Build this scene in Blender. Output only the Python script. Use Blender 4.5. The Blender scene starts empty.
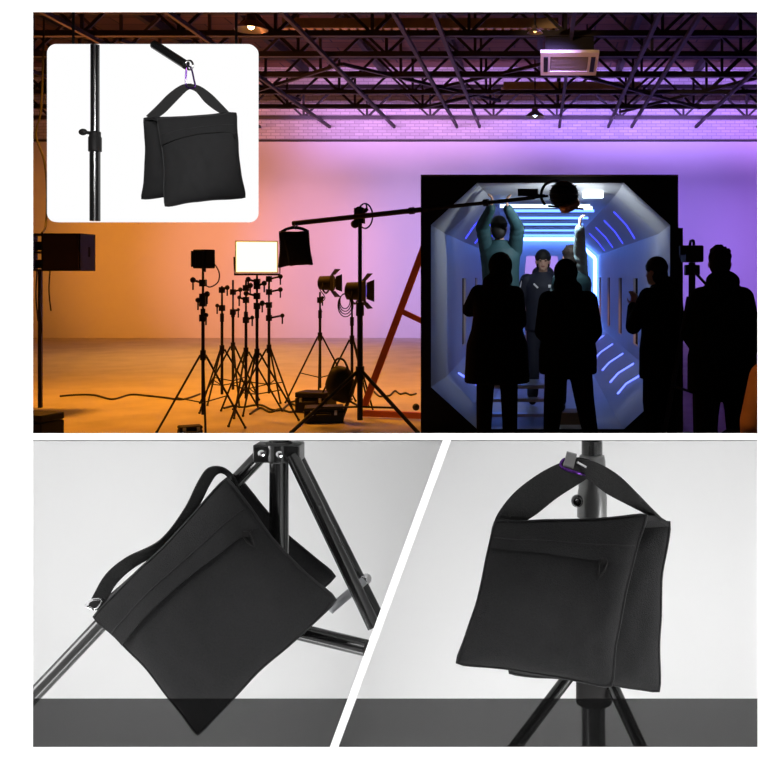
import bpy, bmesh, math, random
from mathutils import Vector as V, Matrix, noise
random.seed(7)
sc = bpy.context.scene
COL = sc.collection
PI = math.pi
F, CX, CY, EYE = 1000.0, 540.0, 276.0, 1.6

def P(px, py, Y):
    """the point at depth Y metres whose direction was measured on the photograph"""
    return V(((px - CX) / F * Y, Y, EYE + (CY - py) / F * Y))

# ------------------------------------------------------------------ materials
MATS = {}
def mat(name, color, rough=0.6, metal=0.0, noise_amt=0.0, noise_scale=20.0, bump=0.0, bump_scale=200.0, spec=0.5, sheen=0.0, coat=0.0):
    if name in MATS: return MATS[name]
    m = bpy.data.materials.new(name); m.use_nodes = True
    nt = m.node_tree; b = nt.nodes['Principled BSDF']
    b.inputs['Base Color'].default_value = (*color, 1)
    b.inputs['Roughness'].default_value = rough
    b.inputs['Metallic'].default_value = metal
    b.inputs['Specular IOR Level'].default_value = spec
    b.inputs['Sheen Weight'].default_value = sheen
    b.inputs['Coat Weight'].default_value = coat
    tc = nt.nodes.new('ShaderNodeTexCoord')
    n = nt.nodes.new('ShaderNodeTexNoise'); n.inputs['Scale'].default_value = noise_scale
    n.inputs['Detail'].default_value = 6
    nt.links.new(tc.outputs['Object'], n.inputs['Vector'])
    mr = nt.nodes.new('ShaderNodeMapRange')
    mr.inputs['To Min'].default_value = 1 - noise_amt; mr.inputs['To Max'].default_value = 1 + noise_amt
    nt.links.new(n.outputs['Fac'], mr.inputs['Value'])
    mx = nt.nodes.new('ShaderNodeVectorMath'); mx.operation = 'SCALE'
    mx.inputs[0].default_value = color
    nt.links.new(mr.outputs['Result'], mx.inputs['Scale'])
    nt.links.new(mx.outputs['Vector'], b.inputs['Base Color'])
    if bump:
        n2 = nt.nodes.new('ShaderNodeTexNoise'); n2.inputs['Scale'].default_value = bump_scale
        nt.links.new(tc.outputs['Object'], n2.inputs['Vector'])
        bp = nt.nodes.new('ShaderNodeBump'); bp.inputs['Strength'].default_value = bump; bp.inputs['Distance'].default_value = 0.002
        nt.links.new(n2.outputs['Fac'], bp.inputs['Height'])
        nt.links.new(bp.outputs['Normal'], b.inputs['Normal'])
    MATS[name] = m
    return m

def emit(name, color, strength):
    if name in MATS: return MATS[name]
    m = bpy.data.materials.new(name); m.use_nodes = True
    nt = m.node_tree; nt.nodes.clear()
    o = nt.nodes.new('ShaderNodeOutputMaterial'); e = nt.nodes.new('ShaderNodeEmission')
    e.inputs['Color'].default_value = (*color, 1); e.inputs['Strength'].default_value = strength
    nt.links.new(e.outputs[0], o.inputs['Surface'])
    MATS[name] = m
    return m

def brick_mat():
    m = bpy.data.materials.new('white_painted_brick'); m.use_nodes = True
    nt = m.node_tree; b = nt.nodes['Principled BSDF']; b.inputs['Roughness'].default_value = 0.8
    tc = nt.nodes.new('ShaderNodeTexCoord')
    sx = nt.nodes.new('ShaderNodeSeparateXYZ'); cx = nt.nodes.new('ShaderNodeCombineXYZ')
    nt.links.new(tc.outputs['Object'], sx.inputs[0])
    nt.links.new(sx.outputs['X'], cx.inputs['X']); nt.links.new(sx.outputs['Z'], cx.inputs['Y'])
    br = nt.nodes.new('ShaderNodeTexBrick')
    br.inputs['Scale'].default_value = 1.0
    br.inputs['Brick Width'].default_value = 0.24; br.inputs['Row Height'].default_value = 0.078
    br.inputs['Mortar Size'].default_value = 0.008
    br.inputs['Color1'].default_value = (.62, .6, .62, 1); br.inputs['Color2'].default_value = (.5, .48, .5, 1)
    br.inputs['Mortar'].default_value = (.33, .32, .34, 1)
    nt.links.new(cx.outputs[0], br.inputs['Vector'])
    nt.links.new(br.outputs['Color'], b.inputs['Base Color'])
    bp = nt.nodes.new('ShaderNodeBump'); bp.inputs['Strength'].default_value = 0.6; bp.inputs['Distance'].default_value = 0.02; bp.invert = True
    nt.links.new(br.outputs['Fac'], bp.inputs['Height']); nt.links.new(bp.outputs['Normal'], b.inputs['Normal'])
    return m

def plank_mat():
    m = bpy.data.materials.new('ceiling_boards'); m.use_nodes = True
    nt = m.node_tree; b = nt.nodes['Principled BSDF']; b.inputs['Roughness'].default_value = 0.8
    tc = nt.nodes.new('ShaderNodeTexCoord')
    br = nt.nodes.new('ShaderNodeTexBrick')
    br.inputs['Brick Width'].default_value = 1.2; br.inputs['Row Height'].default_value = 0.55; br.inputs['Scale'].default_value = 1
    br.inputs['Mortar Size'].default_value = 0.02
    br.inputs['Color1'].default_value = (.17, .08, .05, 1); br.inputs['Color2'].default_value = (.10, .05, .035, 1); br.inputs['Mortar'].default_value = (.03, .02, .02, 1)
    nt.links.new(tc.outputs['Object'], br.inputs['Vector'])
    nt.links.new(br.outputs['Color'], b.inputs['Base Color'])
    return m

def caption_bar_mat():
    m = bpy.data.materials.new('dark_translucent_bar'); m.use_nodes = True
    nt = m.node_tree; nt.nodes.clear()
    o = nt.nodes.new('ShaderNodeOutputMaterial'); t = nt.nodes.new('ShaderNodeBsdfTransparent'); d = nt.nodes.new('ShaderNodeBsdfDiffuse')
    t.inputs['Color'].default_value = (.37, .37, .37, 1); d.inputs['Color'].default_value = (.04, .04, .04, 1)
    mx = nt.nodes.new('ShaderNodeMixShader'); mx.inputs[0].default_value = 0.08
    nt.links.new(t.outputs[0], mx.inputs[1]); nt.links.new(d.outputs[0], mx.inputs[2]); nt.links.new(mx.outputs[0], o.inputs['Surface'])
    return m

M_WHITE = mat('white_wall_paint', (.86, .86, .86), 0.7, bump=.05, spec=.2)
M_NICHE = mat('pale_grey_seamless', (.80, .80, .80), 0.9, spec=.1)
M_PLASTER = mat('painted_plaster', (.62, .62, .62), 0.75, noise_amt=.06, noise_scale=.6, spec=.3)
M_FLOOR = mat('worn_concrete', (.46, .42, .38), 0.55, noise_amt=.35, noise_scale=1.6, bump=.3, bump_scale=12, spec=.35)
M_STEEL = mat('black_steel', (.012, .011, .011), 0.55, spec=.3)
M_TRUSS = mat('dark_painted_truss', (.010, .008, .008), 0.6, noise_amt=.3, noise_scale=4)
M_TUBE = mat('gloss_black_tube', (.012, .012, .012), 0.22, spec=.7, coat=.3)
M_TUBE2 = mat('grey_metal_collar', (.22, .22, .22), 0.3, metal=.7)
M_CHROME = mat('chrome', (.75, .75, .76), 0.18, metal=1)
M_PURPLE = mat('purple_anodised', (.07, .015, .16), 0.25, metal=.8)
M_BAG = mat('black_nylon_fabric', (.0165, .0165, .017), 0.8, noise_amt=.55, noise_scale=420, bump=.6, bump_scale=700, spec=.25)
M_WEB = mat('black_webbing', (.022, .022, .022), 0.8, noise_amt=.3, noise_scale=220, bump=.9, bump_scale=600, spec=.25)
M_SEAM = mat('black_piping', (.018, .018, .019), 0.6, spec=.3)
M_GEAR = mat('matt_black_plastic', (.010, .009, .009), 0.6, noise_amt=.2, spec=.25)
M_CABLE = mat('black_rubber', (.01, .01, .01), 0.6)
M_ORANGE = mat('orange_painted_timber', (.70, .15, .045), 0.55, noise_amt=.2, noise_scale=8)
M_SETBLACK = mat('black_stained_plywood', (.009, .008, .008), 0.75, noise_amt=.3, noise_scale=5, spec=.2)
M_SET = mat('grey_set_paint', (.42, .43, .45), 0.45, noise_amt=.08, noise_scale=3, spec=.4)
M_ALU = mat('brushed_aluminium', (.45, .46, .48), 0.35, metal=.8, noise_amt=.1)
M_OFFWHITE = mat('cream_plastic', (.75, .66, .55), 0.5)
M_SKIN = mat('skin', (.50, .30, .22), 0.55, noise_amt=.06, noise_scale=30)
M_DARKSKIN = M_SKIN
M_COAT = mat('black_padded_cloth', (.006, .006, .006), 0.95, noise_amt=.3, noise_scale=14, bump=.4, bump_scale=60, spec=.08)
M_TEAL = mat('dark_teal_jacket', (.014, .055, .068), 0.7, noise_amt=.3, noise_scale=12, bump=.5, bump_scale=40)
M_LTBLUE = mat('pale_blue_jacket', (.42, .62, .72), 0.7, noise_amt=.25, noise_scale=14, bump=.5, bump_scale=40)
M_NAVY = mat('navy_jacket', (.006, .008, .022), 0.7, noise_amt=.2)
M_RUST = mat('rust_orange_jacket', (.55, .20, .05), 0.8, noise_amt=.3, noise_scale=9, bump=.4, bump_scale=30)
M_HAIR = mat('dark_hair', (.010, .007, .006), 0.75, spec=.15, noise_amt=.4, noise_scale=60, bump=.8, bump_scale=180)
M_WHITECLOTH = mat('white_cloth', (.75, .75, .78), 0.8)
M_EYE = mat('eye_dark', (.02, .015, .012), 0.2)
M_LIP = mat('lips', (.36, .14, .12), 0.5)

# ------------------------------------------------------------------ mesh collector
ORG = {}
class MB:
    def __init__(s): s.v = []; s.f = []
    def add(s, vs, fs):
        o = len(s.v); s.v += [V(p) for p in vs]; s.f += [tuple(i + o for i in f) for f in fs]
    def box(s, c, size, M=None):
        hx, hy, hz = (a / 2 for a in size); c = V(c)
        vs = [V((x, y, z)) for x in (-hx, hx) for y in (-hy, hy) for z in (-hz, hz)]
        if M is not None: vs = [M @ p for p in vs]
        s.add([p + c for p in vs], [(0, 1, 3, 2), (4, 6, 7, 5), (0, 4, 5, 1), (2, 3, 7, 6), (0, 2, 6, 4), (1, 5, 7, 3)])
        return s
    def prism(s, a, b):
        n = len(a)
        s.add(list(a) + list(b), [tuple(range(n))[::-1], tuple(range(n, 2 * n))] + [(i, (i + 1) % n, n + (i + 1) % n, n + i) for i in range(n)])
        return s
    def tube(s, p0, p1, r0, r1=None, n=12):
        return s.path([V(p0), V(p1)], r0, r1, n)
    def path(s, pts, r0, r1=None, n=10, closed=False):
        r1 = r0 if r1 is None else r1; pts = [V(p) for p in pts]; k = len(pts); rings = []
        up = None
        for i, p in enumerate(pts):
            if closed: t = (pts[(i + 1) % k] - pts[i - 1]).normalized()
            else: t = (pts[min(i + 1, k - 1)] - pts[max(i - 1, 0)]).normalized()
            if up is None:
                up = V((0, 0, 1)) if abs(t.z) < .9 else V((0, 1, 0))
            a = (up - t * up.dot(t)).normalized(); b = t.cross(a); up = a
            r = r0 + (r1 - r0) * i / max(1, k - 1)
            rings.append([p + (a * math.cos(q) + b * math.sin(q)) * r for q in [2 * PI * j / n for j in range(n)]])
        vs = [q for R in rings for q in R]; fs = []
        for i in range(k if closed else k - 1):
            for j in range(n):
                fs.append((i * n + j, i * n + (j + 1) % n, ((i + 1) % k) * n + (j + 1) % n, ((i + 1) % k) * n + j))
        if not closed: fs += [tuple(range(n))[::-1], tuple(range((k - 1) * n, k * n))]
        s.add(vs, fs); return s
    def bar(s, p0, p1, w, h=None):
        p0, p1 = V(p0), V(p1); h = h or w; t = (p1 - p0).normalized()
        up = V((0, 0, 1)) if abs(t.z) < .95 else V((0, 1, 0))
        b = t.cross(up).normalized() * w / 2; a = b.cross(t).normalized() * h / 2
        q = [a + b, a - b, -a - b, -a + b]
        return s.prism([p0 + x for x in q], [p1 + x for x in q])
    def lathe(s, c, prof, n=24, M=None):
        c = V(c); vs = []; k = len(prof)
        for (r, z) in prof:
            for j in range(n):
                p = V((r * math.cos(2 * PI * j / n), r * math.sin(2 * PI * j / n), z))
                vs.append((M @ p if M is not None else p) + c)
        fs = [(i * n + j, i * n + (j + 1) % n, (i + 1) * n + (j + 1) % n, (i + 1) * n + j) for i in range(k - 1) for j in range(n)]
        fs += [tuple(range(n))[::-1], tuple(range((k - 1) * n, k * n))]
        s.add(vs, fs); return s
    def ribbon(s, pts, wid, th):
        """pts: centres, wid: width vectors"""
        vs = []; k = len(pts)
        for i in range(k):
            t = (pts[min(i + 1, k - 1)] - pts[max(i - 1, 0)]).normalized()
            w = wid[i]; nn = t.cross(w).normalized() * th / 2
            vs += [pts[i] + w / 2 + nn, pts[i] - w / 2 + nn, pts[i] - w / 2 - nn, pts[i] + w / 2 - nn]
        fs = [(i * 4 + j, i * 4 + (j + 1) % 4, (i + 1) * 4 + (j + 1) % 4, (i + 1) * 4 + j) for i in range(k - 1) for j in range(4)]
        fs += [(3, 2, 1, 0), tuple((k - 1) * 4 + j for j in range(4))]
        s.add(vs, fs); return s
    def sphere(s, c, r, seg=16, rings=10, M=None):
        c = V(c); r = V(r) if not isinstance(r, (int, float)) else V((r, r, r))
        vs = [V((0, 0, r.z))]
        for i in range(1, rings):
            for j in range(seg):
                a = PI * i / rings; b = 2 * PI * j / seg
                vs.append(V((r.x * math.sin(a) * math.cos(b), r.y * math.sin(a) * math.sin(b), r.z * math.cos(a))))
        vs.append(V((0, 0, -r.z)))
        if M is not None: vs = [M @ p for p in vs]
        fs = [(0, 1 + j, 1 + (j + 1) % seg) for j in range(seg)]
        for i in range(rings - 2):
            for j in range(seg):
                a = 1 + i * seg
                fs.append((a + j, a + seg + j, a + seg + (j + 1) % seg, a + (j + 1) % seg))
        l = len(vs) - 1; a = 1 + (rings - 2) * seg
        fs += [(l, a + (j + 1) % seg, a + j) for j in range(seg)]
        s.add([p + c for p in vs], fs); return s
    def mesh(s, name, origin):
        me = bpy.data.meshes.new(name)
        me.from_pydata([p - origin for p in s.v], [], s.f); me.update()
        bm = bmesh.new(); bm.from_mesh(me); bmesh.ops.recalc_face_normals(bm, faces=bm.faces); bm.to_mesh(me); bm.free()
        return me
    def build(s, name, m, parent=None, smooth=True, origin=None, bevel=0, label=None):
        if parent is not None: origin = ORG[parent.name]
        elif origin is None: origin = V((0, 0, 0))
        me = s.mesh(name, origin)
        ob = bpy.data.objects.new(name, me); COL.objects.link(ob)
        ob.data.materials.append(m)
        if parent is not None: ob.parent = parent
        else: ob.location = origin
        ORG[ob.name] = origin.copy()
        if smooth: finish(me)
        if bevel:
            md = ob.modifiers.new('edge', 'BEVEL'); md.width = bevel; md.segments = 2; md.limit_method = 'ANGLE'
        if label: ob['label'] = label
        return ob

def finish(me, ang=0.7):
    for p in me.polygons: p.use_smooth = True
    bm = bmesh.new(); bm.from_mesh(me)
    for e in bm.edges:
        if len(e.link_faces) == 2 and e.calc_face_angle(0) > ang: e.smooth = False
    bm.to_mesh(me); bm.free()

def tag(o, label=None, cat=None, group=None, kind=None):
    if label: o['label'] = label
    if cat: o['category'] = cat
    if group: o['group'] = group
    if kind: o['kind'] = kind
    return o

def thing(name, loc, label, cat, group=None):
    o = bpy.data.objects.new(name, None); COL.objects.link(o)
    o.empty_display_size = .05
    o.location = loc; ORG[o.name] = V(loc)
    return tag(o, label, cat, group)

def struct(mb, name, m, label=None, smooth=False, origin=None):
    o = mb.build(name, m, None, smooth, origin); o['kind'] = 'structure'
    if label: o['label'] = label
    return o

def smoothpath(pts, n=8, closed=False):
    pts = [V(p) for p in pts]; out = []; k = len(pts)
    for i in range(k if closed else k - 1):
        if closed: p0, p1, p2, p3 = pts[i - 1], pts[i], pts[(i + 1) % k], pts[(i + 2) % k]
        else: p0, p1, p2, p3 = pts[max(i - 1, 0)], pts[i], pts[i + 1], pts[min(i + 2, k - 1)]
        for j in range(n):
            t = j / n
            out.append(.5 * ((2 * p1) + (p2 - p0) * t + (2 * p0 - 5 * p1 + 4 * p2 - p3) * t * t + (3 * p1 - p0 - 3 * p2 + p3) * t ** 3))
    if not closed: out.append(pts[-1])
    return out

# ================================================================== SETTING
YW = 1.1
XL, XR, YB = -13.6, 8.2, 25.8
fl = MB().box((-2.7, 12.4, -.05), (22.2, 28, .1)); struct(fl, 'floor', M_FLOOR, 'worn concrete studio floor under the warm light')
w = MB().box((-2.7, YB + .1, 2.55), (22.2, .2, 5.1)); struct(w, 'wall_back', M_PLASTER, 'smooth plaster lower wall washed orange to violet')
bm_ = brick_mat()
w = MB().box((-2.7, YB + .16, 6.1), (22.2, .2, 2.0)); struct(w, 'wall_back_upper', bm_, 'painted brick band above the smooth wall')
w = MB().box((-2.7, YB - .03, 5.09), (22.2, .1, .05)); struct(w, 'trim_1', M_TRUSS)
w = MB().box((XL - .1, 13.5, 3.55), (.2, 25, 7.1)); struct(w, 'wall_left', M_PLASTER)
w = MB().box((XR + .1, 13.5, 3.55), (.2, 25, 7.1)); struct(w, 'wall_right', M_PLASTER)
w = MB().box((-2.7, 13.5, 7.05), (22.2, 25, .1)); struct(w, 'ceiling', plank_mat(), 'brown boarded roof deck above the trusses')

# display wall with one wide opening above and two niches below
def q(px, py): return P(px, py, YW)
def qb(px, py, d=.02):
    p = P(px, py, YW); p.y = YW + d; return p
wb = MB()
def piece(front, back):
    wb.prism([q(*a) for a in front], [qb(*a) for a in back])
BL_, BR_ = (443, 330), (451, 338)
L0, R0, T0, B0 = -1500, 1500, -1400, 1760
piece([(L0, T0), (33, T0), (33, B0), (L0, B0)], [(L0, T0), (5, T0), (5, B0), (L0, B0)])
piece([(757.5, T0), (R0, T0), (R0, B0), (757.5, B0)], [(785, T0), (R0, T0), (R0, B0), (785, B0)])
piece([(33, T0), (757.5, T0), (757.5, 12), (33, 12)], [(5, T0), (785, T0), (785, -12), (5, -12)])
piece([(33, 747), (757.5, 747), (757.5, B0), (33, B0)], [(5, 775), (785, 775), (785, B0), (5, B0)])
piece([(33, 433.5), (757.5, 433.5), (757.5, 440), (33, 440)], [(20, 436), (770, 436), (770, 438), (20, 438)])
piece([(443, 440), (451, 440), (338, 747), (330, 747)], [(446, 440), (448, 440), (335, 747), (333, 747)])
struct(wb, 'wall_front', M_WHITE, 'white display wall with a wide opening above two niches')
# niche shell behind the lower openings
nx0, nx1, ny1, nz0 = -1.25, .62, 2.0, .55
ns = MB()
ns.box(((nx0 + nx1) / 2, ny1 + .01, .905), (nx1 - nx0, .02, .73))
ns.box(((nx0 + nx1) / 2, 1.56, nz0 - .01), (nx1 - nx0, .90, .02))
for x in (nx0, nx1): ns.box((x, 1.56, .9), (.02, .90, .72))
struct(ns, 'wall_niche', M_NICHE, 'pale grey seamless lining of the two niches')
rf = MB()
def zr(Y, py): return EYE + (CY - py) / F * Y
y0, y1 = YW + .004, ny1 + .02
rf.prism([V((nx0, y0, zr(y0, 435))), V((nx1, y0, zr(y0, 435))), V((nx1, y0, zr(y0, 439))), V((nx0, y0, zr(y0, 439)))],
         [V((nx0, y1, zr(y1, 435))), V((nx1, y1, zr(y1, 435))), V((nx1, y1, zr(y1, 439))), V((nx0, y1, zr(y1, 439)))])
struct(rf, 'ceiling_niche', M_NICHE, 'sloping lid of the two niches')
# slanted partition between the niches
def dv(px, py, Y): return P(px, py, Y)
pt = MB()
a0, a1 = YW + .022, ny1 - .002
pt.prism([dv(445, 440, a0), dv(449, 440, a0), dv(449 - .368 * 400, 840, a0), dv(445 - .368 * 400, 840, a0)],
         [dv(445, 440, a1), dv(449, 440, a1), dv(449 - .368 * 360, 800, a1), dv(445 - .368 * 360, 800, a1)])
struct(pt, 'partition', M_NICHE, 'slanted thin partition between the two niches')
SM = caption_bar_mat()  # dark translucent strips stand in for overlaid caption bars, added to the niches
for (xa, xb, lab) in (((33, 347), (33, 328), 'dark translucent caption bar across the niche with the tilted bag'),
                      ((356, 757), (338, 757), 'dark translucent caption bar across the niche with the upright hanging bag')):
    g = MB()
    Yg = YW + .024
    if xa[0] < 100:
        f4 = [(20, 700), (347, 700), (326, 757), (20, 757)]
    else:
        f4 = [(356, 700), (775, 700), (775, 757), (335, 757)]
    fr = [P(a, b, Yg) for a, b in f4]
    o = g.prism(fr, [p + V((0, .004, 0)) for p in fr]).build('caption_bar', SM, None, False, origin=P(f4[3][0] + 100, 757, Yg))
    tag(o, lab, 'caption bar', 'caption bars')

# ================================================================== CEILING STEELWORK
zb, zt = 5.5, 6.25
for i, Y in enumerate((14.6, 16.1, 17.6, 19.4, 21.2, 23.0, 24.6)):
    t = MB()
    t.bar((XL, Y, zb), (XR, Y, zb), .12, .09); t.bar((XL, Y, zt), (XR, Y, zt), .12, .10)
    n = 14; dx = (XR - XL) / n
    for k in range(n):
        x = XL + k * dx
        t.bar((x, Y, zb), (x + dx / 2, Y, zt), .05); t.bar((x + dx / 2, Y, zt), (x + dx, Y, zb), .05)
        t.bar((x, Y, zb), (x, Y, zt), .05)
    o = struct(t, 'beam_truss', M_TRUSS)
for X in (-9.5, -7.2, -5.4, -3.74, -2.13, -1.55, .5, 1.75, 2.35, 4.0, 5.6):
    t = MB(); t.bar((X, 13.5, zb - .07), (X, 25.7, zb - .07), .06, .07)
    struct(t, 'beam_runner', M_TRUSS)
for X in (-12, -10, -8, -6, -4, -2, 0, 2, 4, 6):
    t = MB(); t.bar((X, 13.5, 6.85), (X, 25.7, 6.85), .12, .2)
    struct(t, 'beam_purlin', M_TRUSS)
for (a, b) in ((P(253, 92, 21), P(342, 64, 18.2)), (P(342, 64, 18.2), P(500, 101, 22.5)), (P(420, 92, 21.5), P(560, 60, 18)),
               (P(560, 70, 18.5), P(700, 108, 23)), (P(620, 112, 23.5), P(757, 78, 20)), (P(120, 40, 16.5), P(300, 100, 23)),
               (P(420, 108, 23), P(500, 90, 21))):
    t = MB(); t.bar(a, b, .06)
    struct(t, 'beam_brace', M_TRUSS)
# cable trays (perforated) catching the warm light
M_TRAY = mat('galvanised_tray', (.42, .32, .18), .5, metal=.3, noise_amt=.3, noise_scale=6)
for (xa, xb, Y, z, lab) in ((-4.2, .3, 16.3, 5.72, 'perforated metal cable tray spanning the left ceiling trusses'), (-.8, 2.2, 21.8, 5.75, 'short perforated cable tray over the middle of the far ceiling')):
    t = MB(); n = int((xb - xa) / .14)
    t.bar((xa, Y, z), (xb, Y, z), .03, .16); t.bar((xa, Y + .35, z), (xb, Y + .35, z), .03, .16)
    for k in range(n + 1):
        x = xa + (xb - xa) * k / n; t.bar((x, Y, z - .05), (x, Y + .35, z - .05), .09, .02)
    o = t.build('cable_tray', M_TRAY, None, False, origin=V(((xa + xb) / 2, Y, z - .07))); tag(o, lab, 'cable tray')

def pendant(px, py, Y, r, lab, glow, warm, cord_top=6.5):
    c = P(px, py, Y)
    t = thing('pendant_lamp', c, lab, 'lamp', 'ceiling pendant lamps')
    s = MB().lathe(c, [(.02, r * .95), (r * .28, r * .9), (r * .34, r * .55), (r * .7, r * .32), (r, 0), (r * .97, 0), (r * .66, r * .28), (r * .3, r * .5), (.015, r * .8)], 28)
    s.build('lamp_shade', mat('enamel_shade', (.12, .09, .07), .4), t)
    MB().sphere(c + V((0, 0, r * .22)), r * .2).build('bulb', glow, t)
    MB().tube(c + V((0, 0, r * .9)), V((c.x, c.y, cord_top)), .015, n=8).build('cord', M_CABLE, t)
    return c
G_WARM = emit('warm_bulb', (1, .62, .25), 18); G_COOL = emit('cool_bulb', (.55, .65, 1), 30)
pendant(251, 30, 15.5, .26, 'dome pendant lamp glowing warm over the left of the ceiling', G_WARM, 1)
pendant(535, 117, 21.5, .22, 'dome pendant lamp glowing bluish white below the far trusses', G_COOL, 0)
c = pendant(535, 33, 15.2, .12, 'small amber pendant lamp above the ceiling air conditioner', emit('amber_bulb', (1, .6, .2), 3), 1)

# ceiling cassette air conditioner
c = P(569, 63, 16.5)
t = thing('ceiling_air_conditioner', c, 'square cream cassette air conditioner hung below the dark trusses', 'air conditioner')
Mx = Matrix.Rotation(math.radians(-9), 3, 'X')
def cb(mb, off, size): return mb.box(c + Mx @ V(off), size, Mx)
cb(MB(), (0, 0, .22), (.78, .85, .34)).build('body', M_GEAR, t, False)
fr = MB()
for sx in (-1, 1): cb(fr, (sx * .39, 0, 0), (.16, 1.02, .05))
for sy in (-1, 1): cb(fr, (0, sy * .42, 0), (.62, .18, .05))
fr.build('fascia', M_OFFWHITE, t, False)
gr = MB()
for k in range(11): cb(gr, (0, -.31 + k * .062, 0), (.60, .03, .03))
for k in range(5): cb(gr, (-.28 + k * .14, 0, .012), (.014, .66, .02))
gr.build('grille', mat('cream_grille', (.20, .15, .11), .5), t, False)
for sx in (-1, 1): cb(MB(), (sx * .385, 0, -.028), (.07, .66, .012)).build('outlet_slot', M_GEAR, t, False)
for sx in (-.3, .3): MB().tube(c + V((sx, 0, .35)), V((c.x + sx, c.y, 5.75)), .012, n=8).build('hanger_rod', M_STEEL, t)

# hanging cable and cabinet at the far left
pts = [P(44, 18, 13), P(43, 60, 13), P(41, 110, 13), P(36, 135, 13), P(44, 160, 13), P(47, 190, 13), P(46, 224, 13), P(42, 233, 12.6)]
o = MB().path(smoothpath(pts), .014, n=8).build('hanging_cable', M_CABLE, None, True, origin=pts[0]); tag(o, 'loose black cable dropping from the ceiling at the far left wall', 'cable')
Yc = 12.0
cA, cB = P(28, 271, Yc), P(88, 234, Yc)
base = V(((cA.x + cB.x) / 2, Yc, 0))
t = thing('equipment_cabinet', base, 'dark wall-side equipment cabinet with open shelves and hanging leads at far left', 'cabinet')
cw, chh = cB.x - cA.x, cB.z - cA.z
MB().box((base.x + cw * .18, Yc, (cA.z + cB.z) / 2), (cw * .64, .4, chh)).build('cabinet_box', M_GEAR, t, False)
ob = MB()
for z in (cA.z + .01, (cA.z + cB.z) / 2, cB.z - .01): ob.box((base.x - cw * .32, Yc, z), (cw * .37, .4, .02))
ob.box((base.x - cw * .49, Yc, (cA.z + cB.z) / 2), (.02, .4, chh)); ob.build('open_shelf', M_GEAR, t, False)
dr = MB().box((base.x + cw * .19, Yc - .21, (cA.z + cB.z) / 2), (cw * .58, .02, chh * .92)).build('door', mat('dark_brown_panel', (.035, .02, .012), .4), t, False)
MB().tube(P(89.5, 247, Yc - .21), P(89.5, 257, Yc - .21), .012, n=8).build('latch', M_STEEL, t)
for sy in (-.15, .15): MB().bar((base.x - cw * .40, Yc + sy, 0), (base.x - cw * .40, Yc + sy, cA.z), .04).build('leg', M_STEEL, t, False)
for k, (px, l) in enumerate(((37, 50), (41, 62), (50, 40))):
    MB().path(smoothpath([P(px, 271, Yc - .1), P(px - 1, 271 + l * .5, Yc - .1), P(px + 1, 271 + l, Yc - .1)]), .008, n=6).build('lead', M_CABLE, t)
for k, py in enumerate((247, 265)):
    c = P(40, py - 1, Yc)
    o = MB().lathe(c, [(.09, -.05), (.09, -.04), (.055, -.035), (.055, .035), (.09, .04), (.09, .05)], 20).build('cable_reel', mat('reel', (.06, .035, .02), .5), None, True, origin=c - V((0, 0, .05)))
    tag(o, ('upper' if k == 0 else 'lower') + ' cable reel stored on the open shelf of the far left cabinet', 'cable reel', 'reels in the cabinet')

# ================================================================== SANDBAGS
def pouch(c, thick, seed, pinch=.075, n=60, heavy=.35, wr=.004):
    TL, TR, BR, BL = c
    nrm = ((TR - TL).cross(BL - TL)).normalized()
    if nrm.y > 0: nrm = -nrm
    scale = ((TR - TL).length + (BL - TL).length) / 2 / .25
    def mid(u, v):
        u2 = .5 + (u - .5) * (1 - pinch * math.sin(PI * v)); v2 = .5 + (v - .5) * (1 - pinch * .6 * math.sin(PI * u))
        # the sewn corners are slightly rounded and the hems a little wavy
        a, b = abs(2 * u - 1), abs(2 * v - 1); cr = 1 - .022 * (a * b) ** 14
        u2 = .5 + (u2 - .5) * cr + .010 * noise.noise(V((v * 4.5, seed, u * 2))); v2 = .5 + (v2 - .5) * cr + .010 * noise.noise(V((u * 4.5, v * 2, seed + 9)))
        return (TL * (1 - u2) + TR * u2) * (1 - v2) + (BL * (1 - u2) + BR * u2) * v2
    def prof(u, v):
        a = max(0, 1 - abs(2 * u - 1) ** 3) ** .6 * max(0, 1 - abs(2 * v - 1) ** 3) ** .6
        return a * (1 - heavy + heavy * 1.6 * v)
    def surf(u, v, off=0, side=1):
        p = mid(u, v); pr = prof(u, v)
        nz = noise.noise(V((u * 3.2 + seed, v * 3.2, seed * 1.7))) * 1.4 + noise.noise(V((u * 9 + seed, v * 7 - seed, 3.1))) * .55
        nz += .9 * abs(noise.noise(V((u * 2.2 + v * 2.6 + seed, (v - u) * 1.1, seed)))) - .3
        edge = min(1, min(u, 1 - u, v, 1 - v) * 7)
        return p + nrm * side * (thick * pr + nz * wr * scale * edge + off)
    vs, fs, idx = [], [], {}
    for side in (1, -1):
        for i in range(n + 1):
            for j in range(n + 1):
                u, v = i / n, j / n
                if side == -1 and (i in (0, n) or j in (0, n)): idx[(side, i, j)] = idx[(1, i, j)]; continue
                idx[(side, i, j)] = len(vs); vs.append(surf(u, v, 0, side))
    for side in (1, -1):
        for i in range(n):
            for j in range(n):
                f = (idx[(side, i, j)], idx[(side, i + 1, j)], idx[(side, i + 1, j + 1)], idx[(side, i, j + 1)])
                fs.append(f if side == 1 else f[::-1])
    m = MB(); m.add(vs, fs)
    return m, surf, nrm

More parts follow.
